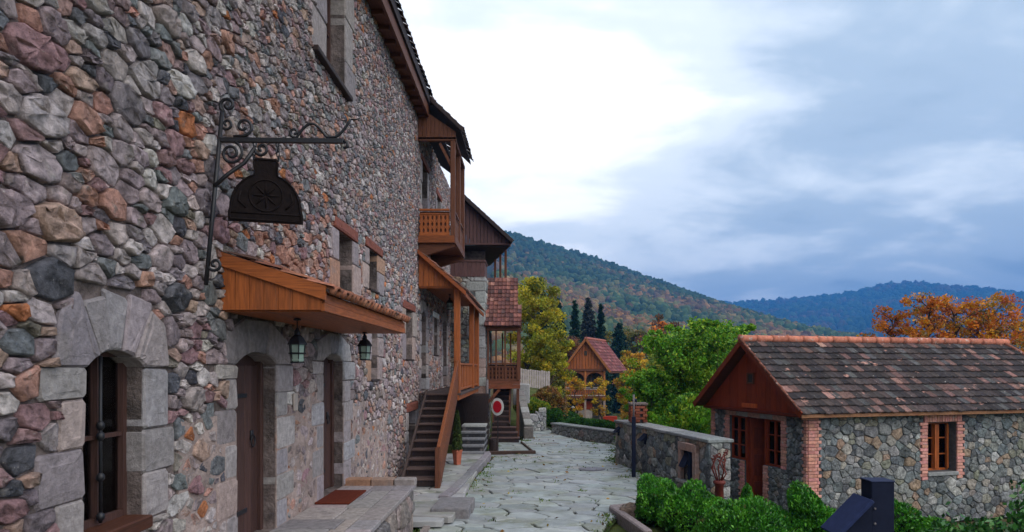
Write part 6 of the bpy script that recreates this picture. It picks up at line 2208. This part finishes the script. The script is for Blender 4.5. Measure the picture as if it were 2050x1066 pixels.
# ================================================================== HILLS AND FAR WOODS
def hill(name, prof, Yr, Yf, zf, seed, nx=150, nv=34, amp=4.0, back=400, powr=1.15):
    rs = np.random.default_rng(seed)
    xs = np.linspace(prof[0][0], prof[-1][0], nx)
    zr = np.interp(xs, [p[0] for p in prof], [p[1] for p in prof])
    k = np.ones(5) / 5
    zr = np.convolve(np.pad(zr, 2, mode='edge'), k, 'valid')
    ph = rs.random(12) * 6.28; fx = rs.normal(size=12) * 9 / (xs[-1] - xs[0]) * 4; fv = rs.normal(size=12) * 5

    def nz(x, v):
        return sum(math.sin(fx[i] * x + fv[i] * v * 6.28 + ph[i]) for i in range(12)) / 5
    V = []; n = len(xs)
    for j in range(nv + 1):
        v = j / nv
        for i, x in enumerate(xs):
            z = zf + (zr[i] - zf) * v ** powr + amp * nz(x, v) * math.sin(math.pi * v) * 1.0
            V.append((x, Yf + (Yr - Yf) * v, z))
    for i, x in enumerate(xs):
        V.append((x, Yr + back, zf))
    F = [(j * n + i, j * n + i + 1, (j + 1) * n + i + 1, (j + 1) * n + i) for j in range(nv + 1) for i in range(n - 1)]
    o = place(name, raw_mesh(name, V, F, None, True), 'hill')
    o['kind'] = 'structure'
    return xs, np.array(V).reshape(nv + 2, n, 3), nv


ICO = None


def ico():
    t = (1 + 5 ** .5) / 2
    V = np.array([(-1, t, 0), (1, t, 0), (-1, -t, 0), (1, -t, 0), (0, -1, t), (0, 1, t), (0, -1, -t), (0, 1, -t), (t, 0, -1), (t, 0, 1), (-t, 0, -1), (-t, 0, 1)]) / math.sqrt(1 + t * t)
    F = np.array([(0, 11, 5), (0, 5, 1), (0, 1, 7), (0, 7, 10), (0, 10, 11), (1, 5, 9), (5, 11, 4), (11, 10, 2), (10, 7, 6), (7, 1, 8), (3, 9, 4), (3, 4, 2), (3, 2, 6), (3, 6, 8), (3, 8, 9), (4, 9, 5), (2, 4, 11), (6, 2, 10), (8, 6, 7), (9, 8, 1)])
    return V, F


def wood(name, label, hl, n, r, pal, seed, px=(990, 2080), upper=None, vlo=0.0, smooth=False):
    """tree crowns covering a hill: one mesh of many small uneven crowns"""
    rs = np.random.default_rng(seed)
    xs, G, nv = hl
    pts = []
    while len(pts) < n:
        m_ = n * 3
        v = vlo + (1 - vlo) * rs.random(m_) ** .8; fi = rs.random(m_) * (len(xs) - 1.001)
        j = np.minimum((v * nv).astype(int), nv - 1); i = fi.astype(int)
        a = (v * nv - j)[:, None]; b = (fi - i)[:, None]
        P = (G[j, i] * (1 - b) + G[j, i + 1] * b) * (1 - a) + (G[j + 1, i] * (1 - b) + G[j + 1, i + 1] * b) * a
        q = 1061 + 1400 * P[:, 0] / P[:, 1]
        ok = (q > px[0]) & (q < px[1])
        pts += list(np.column_stack([P[ok], v[ok]]))
    pts = np.array(pts[:n])
    V0, F0 = ico()
    sc = r * (.6 + .8 * rs.random(n))
    S = np.column_stack([sc, sc, sc * (1.0 + .5 * rs.random(n))])
    ang = rs.random(n) * 6.28
    ca, sa_ = np.cos(ang), np.sin(ang)
    B = V0[None] * (1 + (rs.random((n, 12, 1)) - .5) * .5)
    W = np.stack([B[..., 0] * ca[:, None] - B[..., 1] * sa_[:, None], B[..., 0] * sa_[:, None] + B[..., 1] * ca[:, None], B[..., 2]], -1) * S[:, None, :]
    W += pts[:, None, :3] + np.array([0, 0, 1])[None, None] * (S[:, 2] * .45)[:, None, None]
    F = (F0[None] + (np.arange(n) * 12)[:, None, None]).reshape(-1, 3)
    P0 = np.array([p[0] for p in pal]); Wt = np.array([p[1] for p in pal], float)
    # patches of one kind: choose with a smooth field
    f = np.sin(pts[:, 0] * .021 * 60 / r / 10 + pts[:, 1] * .013) + np.sin(pts[:, 1] * .031 - pts[:, 0] * .017 + 2) + rs.normal(size=n) * .9
    order = np.argsort(np.argsort(f)) / n
    cum = np.cumsum(Wt / Wt.sum())
    col = P0[np.searchsorted(cum, order * .9999)]
    if upper is not None:
        u = np.clip((pts[:, 3] - .55) / .35 + rs.normal(size=n) * .25, 0, 1)[:, None]
        col = col * (1 - u) + np.array(upper) * u
    col = col * (.65 + .7 * rs.random((n, 1)))
    me = raw_mesh(name, W.reshape(-1, 3), F, np.repeat(col, 12, 0), True)
    o = place(name, me, 'forest')
    tag(o, label, 'forest', kind='stuff')
    return o


AUT = [((.06, .10, .045), 7), ((.09, .12, .05), 7), ((.14, .14, .055), 6), ((.20, .145, .065), 4), ((.24, .135, .06), 4), ((.28, .14, .055), 1.5), ((.14, .09, .06), 3)]  # muted towards grey green, some haze put into the colours
DGR = [((.035, .065, .03), 6), ((.05, .085, .035), 5), ((.06, .06, .025), 3), ((.09, .065, .03), 2)]
h1 = hill('far_hill', [(-700, 230), (-300, 215), (-33, 172), (25, 154), (89, 135), (154, 111), (218, 88), (282, 62), (379, 33), (520, 8), (900, -12)], 900, 330, -12, 601)
wood('far_hill_forest', 'dense autumn forest covering the long hillside', h1, 15000, 3.5, AUT, 611, upper=(.045, .08, .05))
h2 = hill('near_hill', [(-220, 78), (-16, 60), (12.5, 50), (54, 34), (109, 22), (173, 12), (300, -4), (500, -12)], 450, 150, -12, 602, amp=3.0, back=160)
wood('near_hill_forest', 'rust and gold woods on the lower slope', h2, 9000, 2.2, AUT, 612)
h3 = hill('distant_mountain', [(-400, 190), (400, 205), (797, 232), (1001, 245), (1187, 269), (1298, 299), (1380, 305), (1465, 306), (1558, 288), (1670, 286), (1836, 254), (2300, 217), (3600, 150)], 2600, 1100, -14, 603, nx=220, nv=40, amp=16, back=700)
wood('distant_mountain_forest', 'blue hazy forest on the distant mountain', h3, 13000, 9.0, DGR, 613)

# ================================================================== AIR
hz = bpy.data.materials.new('hazy_air')
hz.use_nodes = True
t = hz.node_tree
t.nodes.remove(t.nodes['Principled BSDF'])
pv = nd(t, 'ShaderNodeVolumePrincipled')
pv.inputs['Color'].default_value = (.08, .36, .95, 1)
pv.inputs['Density'].default_value = 0.00038
t.links.new(pv.outputs[0], t.nodes['Material Output'].inputs['Volume'])
mb = MB(); mb.box(-2000, 4500, -60, 4500, -16.5, 345)
air = mb.build('haze', hz)
air['kind'] = 'stuff'
